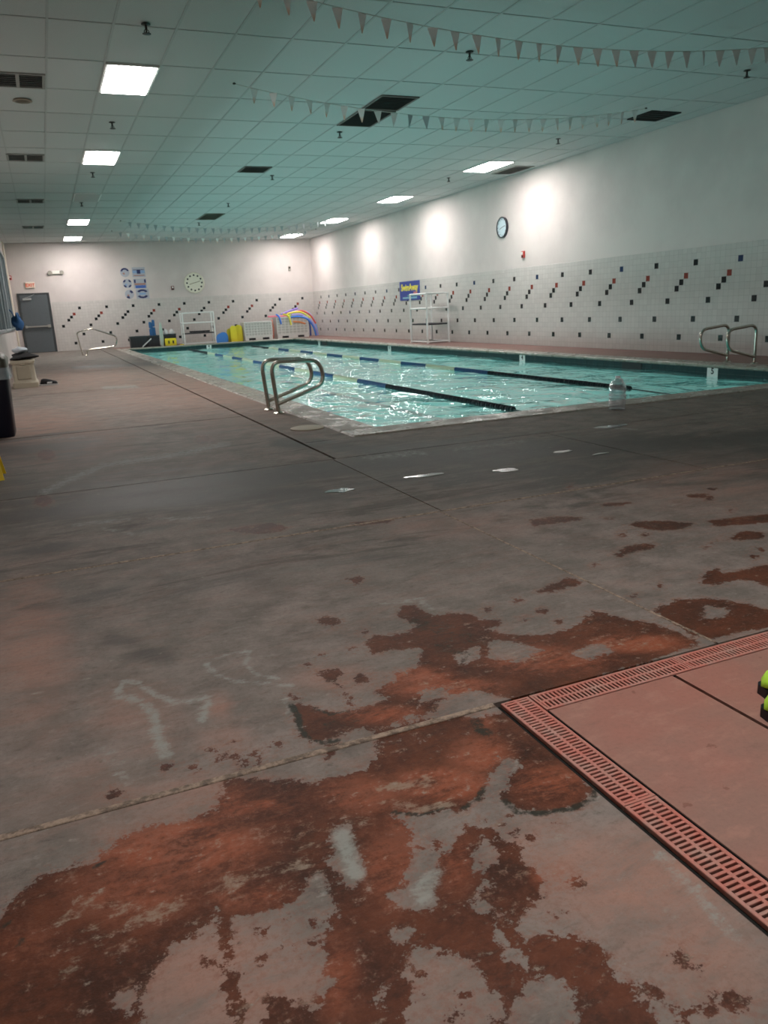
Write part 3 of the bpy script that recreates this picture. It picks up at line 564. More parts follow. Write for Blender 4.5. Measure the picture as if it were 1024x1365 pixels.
for y, l in ((10.02, 'largest lit rectangular ceiling panel, nearest the camera in the left row'), (14.9, 'second lit ceiling panel of the left row, beyond the largest one'),
             (24.66, 'third lit ceiling panel of the left row, small and far'), (29.54, 'farthest lit ceiling panel of the left row, just above the back wall'), (.26, 'lit ceiling panel over the near deck above the camera')):
    troffer(COLL, y, True, l, G1)
for y, l in ((14.9, 'nearest lit ceiling panel beside the right wall, over the wall clock'), (19.78, 'second lit ceiling panel beside the right wall'),
             (24.66, 'third lit ceiling panel beside the right wall'), (29.54, 'farthest lit ceiling panel, in the corner where right and back walls meet')):
    troffer(COLR, y, True, l, G2)
troffer(COLL, 19.78, False, 'switched-off ceiling panel between the lit panels of the left row')
# ------------------------------------------------------------------ underwater fill lights along the left pool wall, added to brighten water and ceiling
for i, (x, y, rz) in enumerate([(PX0+.01, 9.0, 0), (PX0+.01, 13.5, 0), (PX0+.01, 18, 0), (PX0+.01, 22.5, 0), (PX0+.01, 27, 0)]):
    L = D.lights.new('pool_fill_light', 'AREA'); L.shape = 'DISK'; L.size = .3; L.energy = POOL_FILL; L.color = (.88, .98, 1.0)
    o = D.objects.new('pool_fill_light', L); COL.objects.link(o); o.location = (x, y, -.60)
    o.rotation_euler = (math.radians(90), 0, math.radians(-90)) if not rz else (math.radians(90), 0, math.radians(0))
    d = Vector((1, 0, .12)) if not rz else Vector((0, 1, .12)); o.rotation_euler = d.to_track_quat('-Z', 'Y').to_euler()

# ------------------------------------------------------------------ ceiling fittings
M_DK = plain('dark_vent_throat', (.02, .02, .02), .8); M_VG = plain('grey_vent_metal', (.30, .30, .28), .5); M_VD = plain('dark_vent_metal', (.13, .105, .095), .5)
def vent(x0, x1, y0, y1, label, n, mat, cross=False, group=None):
    cx, cy = (x0+x1)/2, (y0+y1)/2; a, b = (x1-x0)/2, (y1-y0)/2
    t = thing('ceiling_vent', label, 'vent', (cx, cy, CE), 0, group)
    obj('throat', MB().box(-a+.02, a-.02, -b+.02, b-.02, -.002, .03), M_DK, t)
    obj('frame', MB().bbox(-a, a, -b, -b+.035, -.012, .01, .003).bbox(-a, a, b-.035, b, -.012, .01, .003).bbox(-a, -a+.035, -b+.035, b-.035, -.012, .01, .003).bbox(a-.035, a, -b+.035, b-.035, -.012, .01, .003), mat, t)
    sm = MB().add([(-a+.03, -.006, -.010), (a-.03, -.006, -.010), (a-.03, .014, .004), (-a+.03, .014, .004), (-a+.03, -.004, -.012), (a-.03, -.004, -.012), (a-.03, .016, .002), (-a+.03, .016, .002)],
                  [(0, 1, 2, 3), (7, 6, 5, 4), (0, 4, 5, 1), (3, 2, 6, 7), (0, 3, 7, 4), (1, 5, 6, 2)]).mesh('slat', mat)
    for k in range(n):
        link('slat', sm, t, (0, -b+.05+(2*b-.1)*(k+.5)/n, 0))
    if cross: obj('crossbar', MB().bbox(-.02, .02, -b+.03, b-.03, -.014, .004, .003), mat, t)
    return t
for y, l in ((10.63, 'grey slatted ceiling vent nearest the camera on the left, level with the largest light panel'), (15.4, 'second grey ceiling vent from the front in the far-left ceiling row'),
             (20.75, 'third grey ceiling vent from the front in the far-left ceiling row'), (26.3, 'farthest ceiling vent of the left row, near the back wall')):
    vent(-.175, .43, y, y+.60, l, 6, M_VG, True, 'air supply vents along the left edge of the ceiling')
vent(4.64, 5.22, 11.46, 12.46, 'long dark return vent in the middle of the ceiling, rear part of the pair', 16, M_VD)
vent(4.64, 5.22, 10.66, 11.40, 'short dark return vent in the middle of the ceiling, front part of the pair', 12, M_VD)
vent(4.04, 4.60, 16.1, 16.75, 'small square dark vent in the middle of the ceiling behind the big dark pair', 9, M_VD)
vent(4.64, 5.22, 23.5, 24.9, 'grey-brown vent far back in the middle of the ceiling', 16, plain('tan_vent_metal', (.20, .19, .15), .5))
vent(9.25, 9.85, 10.65, 11.24, 'black ceiling vent close to the right wall, ahead of the right row of lights', 4, M_DK)
vent(9.75, 10.25, 15.4, 16.4, 'flat pale vent between the nearest right-hand light and the right wall', 14, M_VG)
sp = thing('ceiling_speaker', 'small tan round speaker in the ceiling beside the nearest left vent', 'speaker', (.16, 11.85, CE))
obj('rim', MB().lathe([(.11, 0), (.12, -.012), (.09, -.018), (.085, -.006)], seg=24), plain('tan_rim', (.30, .25, .19), .5), sp, True)
obj('speaker_grille', MB().lathe([(.086, -.004), (.05, -.022), (.01, -.026)], seg=24), plain('brown_grille', (.14, .11, .08), .6), sp, True)
s0 = None
sprl = [(1.33, 8.71, 'black ceiling sprinkler nearest the top left, in front of the largest light panel'), (1.33, 12.86, 'black ceiling sprinkler between the largest and second left light panels'), (1.29, 17.09, 'black ceiling sprinkler just behind the second left light panel'), (1.26, 21.29, 'black ceiling sprinkler in the left row far from the camera'),
        (4.92, 8.72, 'black ceiling sprinkler near the top middle beside the front row of pennants'), (4.86, 12.92, 'black ceiling sprinkler right behind the large dark vent pair'), (4.86, 17.09, 'black ceiling sprinkler beside the small square vent'), (4.84, 21.34, 'black ceiling sprinkler in the middle, ahead of the grey-brown vent'), (4.86, 25.7, 'farthest black ceiling sprinkler in the middle row'),
        (8.97, 8.54, 'black ceiling sprinkler at the top right beneath the end of the front pennants'), (9.0, 12.78, 'black ceiling sprinkler ahead of the nearest right-hand light'), (8.99, 17.0, 'black ceiling sprinkler between the first two right-hand lights')]
M_SP = plain('blackened_brass', (.02, .018, .015), .4, metal=.5)
for x, y, l in sprl:
    if s0 is None:
        s0 = thing('sprinkler', l, 'sprinkler', (x, y, CE), 0, 'ceiling sprinklers')
        obj('escutcheon', MB().lathe([(.045, 0), (.045, -.006), (.018, -.012)], seg=16), M_SP, s0, True)
        obj('head', MB().lathe([(.012, -.008), (.012, -.05), (.008, -.055), (.008, -.085)], seg=10).tube([(-.014, 0, -.05), (-.024, 0, -.066), (-.008, 0, -.084)], .004, 6).tube([(.014, 0, -.05), (.024, 0, -.066), (.008, 0, -.084)], .004, 6), M_SP, s0, True)
        obj('deflector', MB().lathe([(.042, -.084), (.042, -.088), (.01, -.092)], seg=14), M_SP, s0, True)
    else: dup(s0, (x, y, CE), 0, l)

# ------------------------------------------------------------------ pennant lines
t = NT('pale_pennant_cloth', .7, .2); sx = t.t.nodes.new('ShaderNodeSeparateXYZ'); t.put(sx.inputs[0], t.coord())
t.set(color=t.mix(t.rng(sx.outputs[2], -.15, -.08), (.88, .66, .52), (.88, .90, .88)))
M_P1 = t.m; M_P2 = plain('grey_pennant_cloth', (.46, .50, .52), .7); M_P3 = plain('white_pennant_cloth', (.78, .78, .76), .7)
M_CD = plain('pale_cord', (.55, .56, .52), .6)
def pm(m_): return MB().add([(-.052, -.001, 0), (.052, -.001, 0), (.004, -.001, -.165), (-.004, -.001, -.165), (-.052, .001, 0), (.052, .001, 0), (.004, .001, -.165), (-.004, .001, -.165)], [(0, 1, 2, 3), (7, 6, 5, 4), (0, 4, 5, 1), (1, 5, 6, 2), (2, 6, 7, 3), (3, 7, 4, 0)]).mesh('pennant', m_)
PM = [pm(M_P1), pm(M_P2), pm(M_P3)]
def flags(y, xm, zm, k, step, label, pick):
    t = thing('pennant_line', label, 'pennants', (xm, y, CE-.02), 0, 'pennant lines strung across the pool')
    h = math.sqrt((CE-.015-zm)/k); pts = [(-h+2*h*i/40, 0, zm+k*(-h+2*h*i/40)**2-CE+.02) for i in range(41)]
    obj('cord', MB().tube(pts, .004, 6), M_CD, t)
    obj('hook', MB().lathe([(.02, 0), (.02, .012), (.006, .02)], (-h, 0, 0), 10).lathe([(.02, 0), (.02, .012), (.006, .02)], (h, 0, 0), 10), M_SP, t)
    x = -h+.25; i = 0
    while x < h-.2:
        link('pennant', PM[pick(i)], t, (x, 0, zm+k*x*x-CE+.018), (random.uniform(-.12, .12), random.uniform(-.08, .08), random.uniform(-.5, .5)))
        x += step; i += 1
flags(7.4, 5.3, 3.515, .0235, .238, 'nearest line of pale pennants with orange tips, high across the top of the view', lambda i: 0 if i < 17 else 2)
flags(10.5, 5.8, 3.525, .026, .238, 'second line of pale and grey pennants crossing in front of the dark ceiling vents', lambda i: (0, 0, 0, 0, 0, 0, 0, 2, 2, 1, 1, 0)[i] if i < 12 else 0)
flags(25.0, 5.73, 3.56, .022, .24, 'third line of small grey pennants far down the pool', lambda i: 1)
flags(27.8, 5.9, 3.53, .022, .24, 'farthest line of small pennants, just ahead of the back wall', lambda i: (1, 0)[i % 2])

# ------------------------------------------------------------------ lane ropes
M_NV = plain('black_lane_float', (.012, .016, .022), .35); M_BL = plain('blue_lane_float', (.05, .11, .24), .4); M_YL = plain('pale_yellow_lane_float', (.62, .66, .50), .4)
def seg_mesh(L, m_):
    b = MB(); n = int(L/.1)
    for i in range(n):
        y = (i+.5)*L/n; b.lathe([(.010, y-.045), (.036, y-.038), (.038, y-.03), (.018, y-.022), (.018, y-.008), (.037, y), (.018, y+.008), (.018, y+.022), (.038, y+.03), (.036, y+.038), (.010, y+.045)], (0, 0, 0), 10, 'y')
    return b.mesh('float_section', m_, True)
SEG = {k: seg_mesh(1.2, m_) for k, m_ in (('n', M_NV), ('b', M_BL), ('y', M_YL))}
def rope(x, ystart, pat, label):
    t = thing('lane_rope', label, 'lane rope', (x, PY0, WZ+.012), 0, 'floating lane dividers')
    pts = [(0, .0, -.03)]+[(0, yy, 0) for yy in np.linspace(ystart-PY0, PY1-PY0-.6, 10)]+[(0, PY1-PY0-.0, -.03)]
    obj('cable', MB().tube(pts, .008, 8), plain('dark_cable', (.03, .035, .035), .5), t)
    y = ystart-PY0; i = 0
    while y+1.2 < PY1-PY0-.4:
        link('float_section', SEG[pat(i)], t, (0, y, 0)); y += 1.2; i += 1
rope(4.69, 7.45, lambda i: 'n' if i < 3 else ('y' if i < 15 and i % 2 == 0 else ('b' if i < 15 else 'n')), 'lane rope nearer the camera, black floats near then blue and pale yellow')
rope(6.86, 8.10, lambda i: 'n' if i < 3 else ('b' if i < 15 and i % 2 else ('y' if i < 15 else 'n')), 'lane rope farther from the camera, nearer the right wall, black then blue and yellow')

# ------------------------------------------------------------------ grab rails
t = NT('polished_stainless', .24, .5, 1.0); t.set(color=t.mix(t.noise(8), (.50, .46, .40), (.62, .59, .53))); M_SS = t.m
def rail(shape, y, label, group, sx=1):
    x0 = shape[0][0]
    t = thing('grab_rail', label, 'handrail', (x0, y, 0), 0, group)
    pts = [(p[0]-x0, 0, p[1]) for p in shape]
    body = round_path(pts, .13, 7)
    obj('tube', MB().tube(body, .0215, 12), M_SS, t, True)
    obj('base_flange', MB().lathe([(.055, -.001), (.055, .008), (.035, .02), (.024, .024)], seg=20), M_SS, t, True)
    return t
SB = [(2.165, 0), (2.155, .10), (2.118, .54), (2.24, .562), (2.60, .525), (2.73, .36), (2.62, .235), (2.50, .215), (2.165, .105)]
GR = 'grab rails by the near end of the pool'
SB = [(2.165, 0), (2.118, .545), (2.66, .525), (2.70, .27), (2.165, .10)]
rail(SB, 8.07, 'nearer polished steel grab rail of the pair on the near left pool edge', GR)
rail([(x-.004, z) for x, z in SB], 8.45, 'rear polished steel grab rail of the pair on the near left pool edge', GR)
SR = [(9.205, 0), (9.205, .55), (8.66, .50), (8.68, .235), (9.205, .10)]
rail(SR, 8.79, 'left one of the two steel grab rails on the deck by the right wall', 'grab rails on the right deck')
rail(SR, 8.30, 'right one of the two steel grab rails on the deck by the right wall', 'grab rails on the right deck')
t = thing('grab_rail', 'lone steel grab rail standing beside the grey door at the back', 'handrail', (1.0, 26.5, 0))
obj('tube', MB().tube(round_path([(.0, 0, 0), (-.10, 0, .72), (.37, 0, .80), (1.08, 0, .52), (1.02, 0, .23), (.14, .0, .16), (.10, 0, 0)], .12, 6), .0215, 10), M_SS, t, True)
obj('base_flange', MB().lathe([(.055, -.001), (.055, .008), (.024, .024)], seg=16), M_SS, t, True)
obj('base_flange', MB().lathe([(.04, -.001), (.04, .008), (.024, .024)], (.10, 0, 0), 16), M_SS, t, True)

# ------------------------------------------------------------------ back wall: door and fittings
door = struct(obj('door_1', MB().bbox(-.655, .265, YB-.02, YB+.03, .012, 2.04, .004), plain('slate_grey_door_paint', (.105, .120, .130), .45)))
M_DF = plain('dark_door_frame', (.05, .055, .058), .5)
obj('door_frame', MB().bbox(-.735, -.66, YB-.03, YB+.10, 0, 2.10, .006).bbox(.27, .345, YB-.03, YB+.10, 0, 2.10, .006).bbox(-.66, .27, YB-.03, YB+.10, 2.045, 2.10, .006), M_DF, door)
obj('push_bar', MB().bbox(-.60, .21, YB-.095, YB-.05, .90, .95, .008).bbox(-.61, -.54, YB-.10, YB-.018, .88, .97, .006).bbox(.14, .24, YB-.10, YB-.018, .87, .98, .006), plain('brushed_steel', (.42, .41, .38), .35, metal=.7), door)
obj('door_closer', MB().bbox(-.56, -.27, YB-.08, YB-.02, 1.86, 1.93, .006).tube([(-.50, YB-.05, 1.93), (-.30, YB-.16, 1.98), (-.15, YB-.02, 2.06)], .008, 6), plain('pale_closer', (.38, .40, .40), .4), door)
obj('hinge', MB().lathe([(.012, .25), (.012, .36)], (-.657, YB-.03, 0), 8).lathe([(.012, 1.7), (.012, 1.81)], (-.657, YB-.03, 0), 8), M_DF, door)
ex = thing('exit_sign', 'small white exit sign with red letters above the grey door', 'exit sign', (-.24, YB-.0, 2.37))
obj('housing', MB().bbox(-.155, .155, -.05, .012, -.10, .11, .008), plain('exit_sign_white', (.80, .70, .60), .4), ex)
text_mesh('letters', 'EXIT', .15, plain('exit_red', (.75, .10, .03), .5), ex, (0, -.0515, .0), (math.pi/2, 0, 0), .0015, .004)
eml = thing('emergency_light', 'twin-headed emergency light with a white body, above and right of the door', 'emergency light', (.675, YB, 2.79))
obj('body', MB().bbox(-.13, .13, -.07, .012, -.06, .06, .015), plain('white_plastic', (.78, .76, .70), .35), eml)
for s_ in (-1, 1):
    h = obj('lamp_head', MB().lathe([(.02, .03), (.06, .01), (.075, -.03), (.07, -.05)], (s_*.20, -.05, -.01), 16, 'y'), plain('grey_lamp_head', (.30, .28, .24), .4), eml, True)
    obj('bracket', MB().bbox(min(s_*.12, s_*.19), max(s_*.12, s_*.19), -.05, -.03, -.02, .0, .003), plain('white_plastic', (.78, .76, .70), .35), eml)
M_ST = plain('strobe_red', (.50, .06, .05), .4); M_SW = plain('strobe_lens', (.75, .72, .70), .2)
def strobe(loc, rz, label, col=None):
    t = thing('fire_alarm', label, 'alarm', loc, rz, 'red wall alarms')
    obj('housing', MB().bbox(-.055, .055, -.045, .0, -.075, .075, .008), col or M_ST, t)
    obj('strobe_lens', MB().bbox(-.03, .03, -.065, -.044, -.01, .055, .006), M_SW, t)
    obj('horn_grille', MB().bbox(-.035, .035, -.05, -.044, -.06, -.025, .003), M_DK, t)
strobe((4.75, YB, 2.10), 0, 'dark red alarm horn on the back wall, left of the big round clock', plain('strobe_dark_red', (.20, .05, .045), .4))
strobe((XR+.012, 16.06, 2.04), -math.pi/2, 'red alarm horn on the right wall below the small round clock')
strobe((-.86, YB-.10+.112, 2.65), 0, 'red alarm on the back wall at its far left end above the door')
t = thing('wall_sensor', 'small grey device high on the back wall near the right corner', 'sensor', (9.45, YB+.012, 2.69))
obj('body', MB().bbox(-.05, .05, -.05, 0, -.10, .09, .008), plain('grey_lamp_head', (.30, .28, .24), .4), t); obj('lens', MB().lathe([(.035, -.05), (.02, -.075)], (0, 0, .03), 12, 'y'), M_DK, t)
# big pace clock
ck = thing('wall_clock', 'large round cream clock with black hour dots on the back wall', 'clock', (5.595, YB+.012, 2.262))
obj('case', MB().lathe([(.385, 0), (.40, -.03), (.385, -.06), (.36, -.065), (.36, -.04)], (0, 0, 0), 12, 'y'), plain('cream_clock_case', (.74, .71, .58), .5), ck)
fc = obj('face', MB().lathe([(.36, -.036), (.36, -.044)], (0, 0, 0), 32, 'y'), plain('cream_clock_face', (.78, .76, .64), .5), ck)
for k in range(12):
    a = k*math.pi/6; obj('hour_mark', MB().lathe([(.034, -.044), (.034, -.050)], (.285*math.sin(a), 0, .285*math.cos(a)), 10, 'y'), M_BK, fc)
for a, L_, nm in ((math.radians(255), .20, 'hour_hand'), (math.radians(75), .24, 'minute_hand')):
    o = obj(nm, MB().bbox(-.012, .012, -.056, -.052, -.03, L_, .001), plain('brown_hand', (.30, .26, .18), .5), ck); o.rotation_euler = (0, a, 0)
# small clock right wall
ck = thing('wall_clock', 'small round clock with pale blue face and dark rim, high on the right wall', 'clock', (XR+.012, 16.95, 2.72), -math.pi/2)
obj('rim', MB().lathe([(.235, 0), (.24, -.05), (.215, -.06), (.212, -.035)], (0, 0, 0), 36, 'y'), plain('dark_clock_rim', (.03, .03, .04), .3), ck, True)
fc = obj('face', MB().lathe([(.213, -.03), (.213, -.036)], (0, 0, 0), 36, 'y'), plain('pale_blue_face', (.60, .72, .78), .4), ck)
for k in range(12):
    a = k*math.pi/6; o = obj('hour_mark', MB().bbox(-.006, .006, -.039, -.036, .165, .20, .001), M_BK, fc); o.rotation_euler = (0, a, 0)
for a, L_, nm in ((math.radians(250), .11, 'hour_hand'), (math.radians(80), .16, 'minute_hand')):
    o = obj(nm, MB().bbox(-.006, .006, -.043, -.040, -.02, L_, .001), M_BK, ck); o.rotation_euler = (0, a, 0)

# safety signs on the back wall
M_SG = plain('pale_sign_board', (.42, .44, .50), .5); M_SN = plain('sign_navy', (.03, .035, .12), .5); M_SB = plain('sign_blue', (.07, .15, .48), .5); M_SR = plain('sign_rust', (.42, .22, .18), .5); M_SL = plain('sign_light_blue', (.25, .38, .60), .5)
def arc(b, r0, r1, a0, a1, y, n=12, sz=1.0):
    vs = []
    for i in range(n+1):
        a = math.radians(a0+(a1-a0)*i/n)
        for r in (r0, r1): vs += [(r*math.cos(a), y, r*math.sin(a)*sz), (r*math.cos(a), y-.002, r*math.sin(a)*sz)]
    fs = []
    for i in range(n):
        k = 4*i; m_ = 4*(i+1)
        fs += [(k+1, m_+1, m_+3, k+3), (k, k+2, m_+2, m_), (k, m_, m_+1, k+1), (k+2, k+3, m_+3, m_+2)]
    fs += [(0, 1, 3, 2), (4*n, 4*n+2, 4*n+3, 4*n+1)]
    return b.add(vs, fs)
GS = 'blue and white round safety signs on the back wall'
for i, (x, z, l) in enumerate(((3.07, 2.72, 'top left round pale safety sign with a dark arc over it'), (3.05+.06, 2.32, 'middle left round pale safety sign with four dark corners of rim'), (3.08+.06, 1.93, 'bottom left round pale safety sign with a diagonal dark band'))):
    s_ = thing('safety_sign', l+', left of the clock', 'sign', (x, YB+.012, z), 0, GS)
    obj('board', MB().lathe([(.165, 0), (.165, -.008)], (0, 0, 0), 28, 'y'), M_SG, s_)
    b = MB()
    if i == 0: arc(b, .10, .16, 20, 160, -.009)
    elif i == 1: [arc(b, .10, .16, a, a+45, -.009, 6) for a in (20, 115, 205, 290)]
    else: arc(b, .08, .16, 20, 75, -.009, 8); arc(b, .08, .16, 220, 270, -.009, 8)
    obj('print', b, M_SN, s_)
    b = MB(); arc(b, .02, .09, 190, 250 if i else 260, -.009, 6); obj('print', b, M_SR if i != 1 else M_SL, s_)
for i, (x, z, l) in enumerate(((3.57, 2.72, 'top right wide safety sign with a blue band and navy centre'), (3.57, 2.31, 'middle right wide safety sign, rust stripe over blue base'), (3.62, 1.93, 'bottom right wide safety sign with navy arcs above and below'))):
    s_ = thing('safety_sign', l+', left of the clock', 'sign', (x, YB+.012, z), 0, GS)
    obj('board', MB().bbox(-.235, .235, -.01, 0, -.18, .17, .002), M_SG, s_)
    if i == 0:
        obj('print', MB().box(-.22, .22, -.012, -.010, -.04, .06), M_SL, s_); obj('print', MB().box(-.07, .06, -.014, -.012, -.06, .08), M_SN, s_)
        obj('print', MB().box(-.2, .2, -.012, -.010, -.14, -.105), M_SR, s_); obj('print', MB().box(-.2, .2, -.012, -.010, .07, .09), M_SN, s_)
    elif i == 1:
        obj('print', MB().box(-.21, -.15, -.012, -.010, .02, .14), M_SN, s_); obj('print', MB().box(.16, .22, -.012, -.010, .02, .14), M_SN, s_)
        obj('print', MB().box(-.21, .20, -.012, -.010, -.06, .01), M_SR, s_); obj('print', MB().box(-.18, .2, -.012, -.010, -.17, -.07), M_SB, s_)
    else:
        b = MB(); arc(b, .13, .22, 30, 150, -.011, 12, .75); arc(b, .13, .22, 210, 330, -.011, 12, .75); obj('print', b, M_SN, s_)
        obj('print', MB().box(-.12, .12, -.013, -.0105, -.03, .04), M_SL, s_)

# blue banner on the right wall
bn = thing('wall_banner', 'blue banner with yellow bubble lettering on the right wall above the pipe rack', 'banner', (XR-.002, 22.33, 1.46), -math.pi/2)
obj('board', MB().bbox(-.72, .72, -.012, 0, -.28, .28, .004), plain('banner_blue', (.035, .06, .30), .45), bn)
text_mesh('lettering', 'SwimAway', .27, plain('banner_yellow', (.85, .72, .06), .5), bn, (0, -.0135, .09), (math.pi/2, 0, 0), .0015, .010)
text_mesh('lettering', 'swim', .13, plain('banner_pink', (.72, .25, .22), .5), bn, (.42, -.0135, -.06), (math.pi/2, 0, 0), .0015, .004)
obj('stripe', MB().box(-.50, .52, -.0145, -.0118, -.235, -.185), plain('banner_teal', (.25, .48, .60), .5), bn)
obj('stripe', MB().box(-.15, .50, -.0145, -.0118, -.165, -.12), plain('banner_green', (.10, .30, .30), .5), bn)

# ------------------------------------------------------------------ pipe racks
M_PV = plain('white_plastic_pipe', (.78, .78, .77), .35)
def rack(x0, x1, y0, y1, h, zs, label, shelf_z):
    t = thing('pipe_rack', label, 'rack', ((x0+x1)/2, (y0+y1)/2, 0)); a, b, r = (x1-x0)/2, (y1-y0)/2, .024
    for sx_ in (-1, 1):
        for sy_ in (-1, 1):
            obj('post', MB().tube([(sx_*a, sy_*b, .0), (sx_*a, sy_*b, h)], r, 10).lathe([(.032, -.001), (.032, .05)], (sx_*a, sy_*b, 0), 12), M_PV, t, True)
    for z in zs+[h-.02]:
        for s_ in (-1, 1):
            obj('rail', MB().tube([(-a, s_*b, z), (a, s_*b, z)], r*.9, 10), M_PV, t, True)
            obj('rail', MB().tube([(s_*a, -b, z), (s_*a, b, z)], r*.9, 10), M_PV, t, True)
    obj('mesh_shelf', MB().bbox(-a+.02, a-.02, -b+.02, b-.02, shelf_z-.015, shelf_z+.025, .008), plain('black_mesh_shelf', (.03, .03, .035), .7), t)
    return t
rk = rack(4.75, 5.90, 30.22, 30.72, 1.165, [.03, .78], 'white plastic pipe rack with a dark shelf standing by the back wall', .39)
rack(9.56, 10.21, 19.52, 20.56, 1.335, [.04, .93], 'tall white plastic pipe rack with dark shelf boards against the right wall', .50)
# dark swim gear lying on the rack shelves
t = tag(obj('pool_noodle', MB().tube([(5.0, 30.45, .455), (5.35, 30.47, .45), (5.75, 30.42, .455)], .03, 8), plain('dark_foam', (.03, .035, .04), .8), None, True), 'dark foam bar lying on the shelf of the rack by the back wall', 'foam bar')

# ------------------------------------------------------------------ lattice crates
M_CR = plain('white_crate_plastic', (.74, .73, .70), .45)
def lattice(x0, x1, y0, y1, h, nv, nh, label):
    t = thing('lattice_crate', label, 'crate', ((x0+x1)/2, (y0+y1)/2, 0), 0, 'white lattice crates by the back wall'); a, b = (x1-x0)/2, (y1-y0)/2
    obj('body', MB().box(-a+.03, a-.03, -b+.03, b-.03, .12, h-.03), plain('crate_inner', (.58, .57, .54), .7), t)
    obj('base', MB().bbox(-a, a, -b, b, .0, .16, .008), M_CR, t)
    for f in (-.5, .5): obj('foot_opening', MB().bbox(f*a-.13, f*a+.13, -b-.003, -b+.02, .015, .095, .002), M_DK, t)
    v = MB().bbox(-.017, .017, -b, -b+.05, .16, h, .004).mesh('upright_slat', M_CR)
    for i in range(nv): link('upright_slat', v, t, (-a+.02+(2*a-.04)*i/(nv-1), 0, 0))
    hm = MB().bbox(-a, a, -b-.003, -b+.04, -.014, .014, .004).mesh('level_slat', M_CR)
    for i in range(nh): link('level_slat', hm, t, (0, 0, .18+(h-.2)*i/(nh-1)))
    for s_ in (-1, 1): obj('side_panel', MB().bbox(s_*a-.012, s_*a+.012, -b, b, .16, h, .004), M_CR, t)
    obj('back_panel', MB().bbox(-a, a, b-.02, b, .16, h, .004), M_CR, t)
    obj('lid', MB().bbox(-a-.01, a+.01, -b-.01, b+.01, h, h+.02, .006), M_CR, t)
lattice(7.06, 8.14, 30.30, 30.95, .68, 10, 6, 'white lattice crate with nothing on top, beside the yellow floats')
lattice(8.40, 9.68, 30.52, 31.15, .80, 9, 7, 'white lattice crate heaped with coloured foam noodles')

# foam noodles
NC = {'pink': (.80, .22, .30), 'coral': (.78, .30, .22), 'blue': (.06, .22, .75), 'yellow': (.85, .78, .10), 'purple': (.38, .26, .78), 'violet': (.28, .28, .75), 'red': (.78, .12, .10), 'lilac': (.45, .40, .80), 'orange': (.85, .30, .12), 'green': (.45, .70, .15), 'navy': (.06, .10, .35), 'sky': (.25, .50, .80)}
NO = [('pink', [(8.10, 30.62, .86), (8.52, 30.64, .853), (8.89, 30.66, .855)], 'short pink foam noodle sticking out left over the crate top'),
('coral', [(8.28, 30.75, .72), (8.33, 30.79, .42), (8.30, 30.83, .035)], 'coral foam noodle standing on end against the left side of the noodle crate'),
('blue', [(8.44, 30.60, .92), (8.50, 30.47, .86), (8.53, 30.44, .70), (8.55, 30.42, .55)], 'bright blue foam noodle bent down over the crate front'),
('yellow', [(8.72, 30.62, .92), (8.86, 30.46, .88), (8.91, 30.42, .75), (8.95, 30.41, .50)], 'yellow foam noodle hooked down the middle of the crate front'),
('purple', [(8.73, 30.75, .94), (9.03, 30.77, 1.04), (9.38, 30.80, 1.13)], 'purple foam noodle at the top of the heap, pointing up right'),
('violet', [(8.70, 30.88, .93), (9.11, 30.9, .99), (9.5, 30.93, 1.05)], 'blue-violet foam noodle just below the purple one on the heap'),
('yellow', [(8.88, 30.60, .93), (9.2, 30.62, .99), (9.49, 30.60, .97), (9.8, 30.56, .74)], 'long yellow foam noodle arching over the heap to the right'),
('red', [(9.20, 30.70, .98), (9.52, 30.72, 1.04), (9.87, 30.74, .87), (10.08, 30.76, .50)], 'red foam noodle arching down beyond the right end of the crate'),
('blue', [(8.98, 30.45, .80), (9.32, 30.42, .82), (9.66, 30.40, .70), (9.88, 30.42, .37), (9.96, 30.46, .035)], 'blue foam noodle sagging across the crate front to the floor'),
('lilac', [(9.05, 30.60, .885), (9.43, 30.60, .90), (9.80, 30.58, .68), (10.02, 30.60, .36), (10.10, 30.62, .035)], 'lilac foam noodle reaching the floor right of the crate'),
('orange', [(9.06, 30.46, .62), (9.32, 30.46, .60), (9.55, 30.46, .52)], 'short orange foam noodle lying along the crate front'),
('green', [(8.75, 31.0, .86), (9.2, 31.02, .86), (9.6, 31.04, .86)], 'green foam noodle lying at the back of the crate top'),
('navy', [(9.76, 30.62, .62), (9.80, 30.63, .38), (9.80, 30.66, .035)], 'navy foam noodle upright against the right side of the crate'),
('sky', [(9.55, 30.98, 1.0), (9.9, 30.99, .95), (10.13, 30.98, .6), (10.22, 30.97, .035)], 'sky blue foam noodle at the far right, nearest the corner')]
for c, pts, l in NO:
    pp = round_path(pts, .25, 6); base = Vector(pts[0])
    tag(obj('pool_noodle', MB().tube([Vector(p)-base for p in pp], .034, 10), plain('foam_'+c, NC[c], .75), None, True, loc=base), l, 'pool noodle', 'coloured pool noodles on the lattice crate')

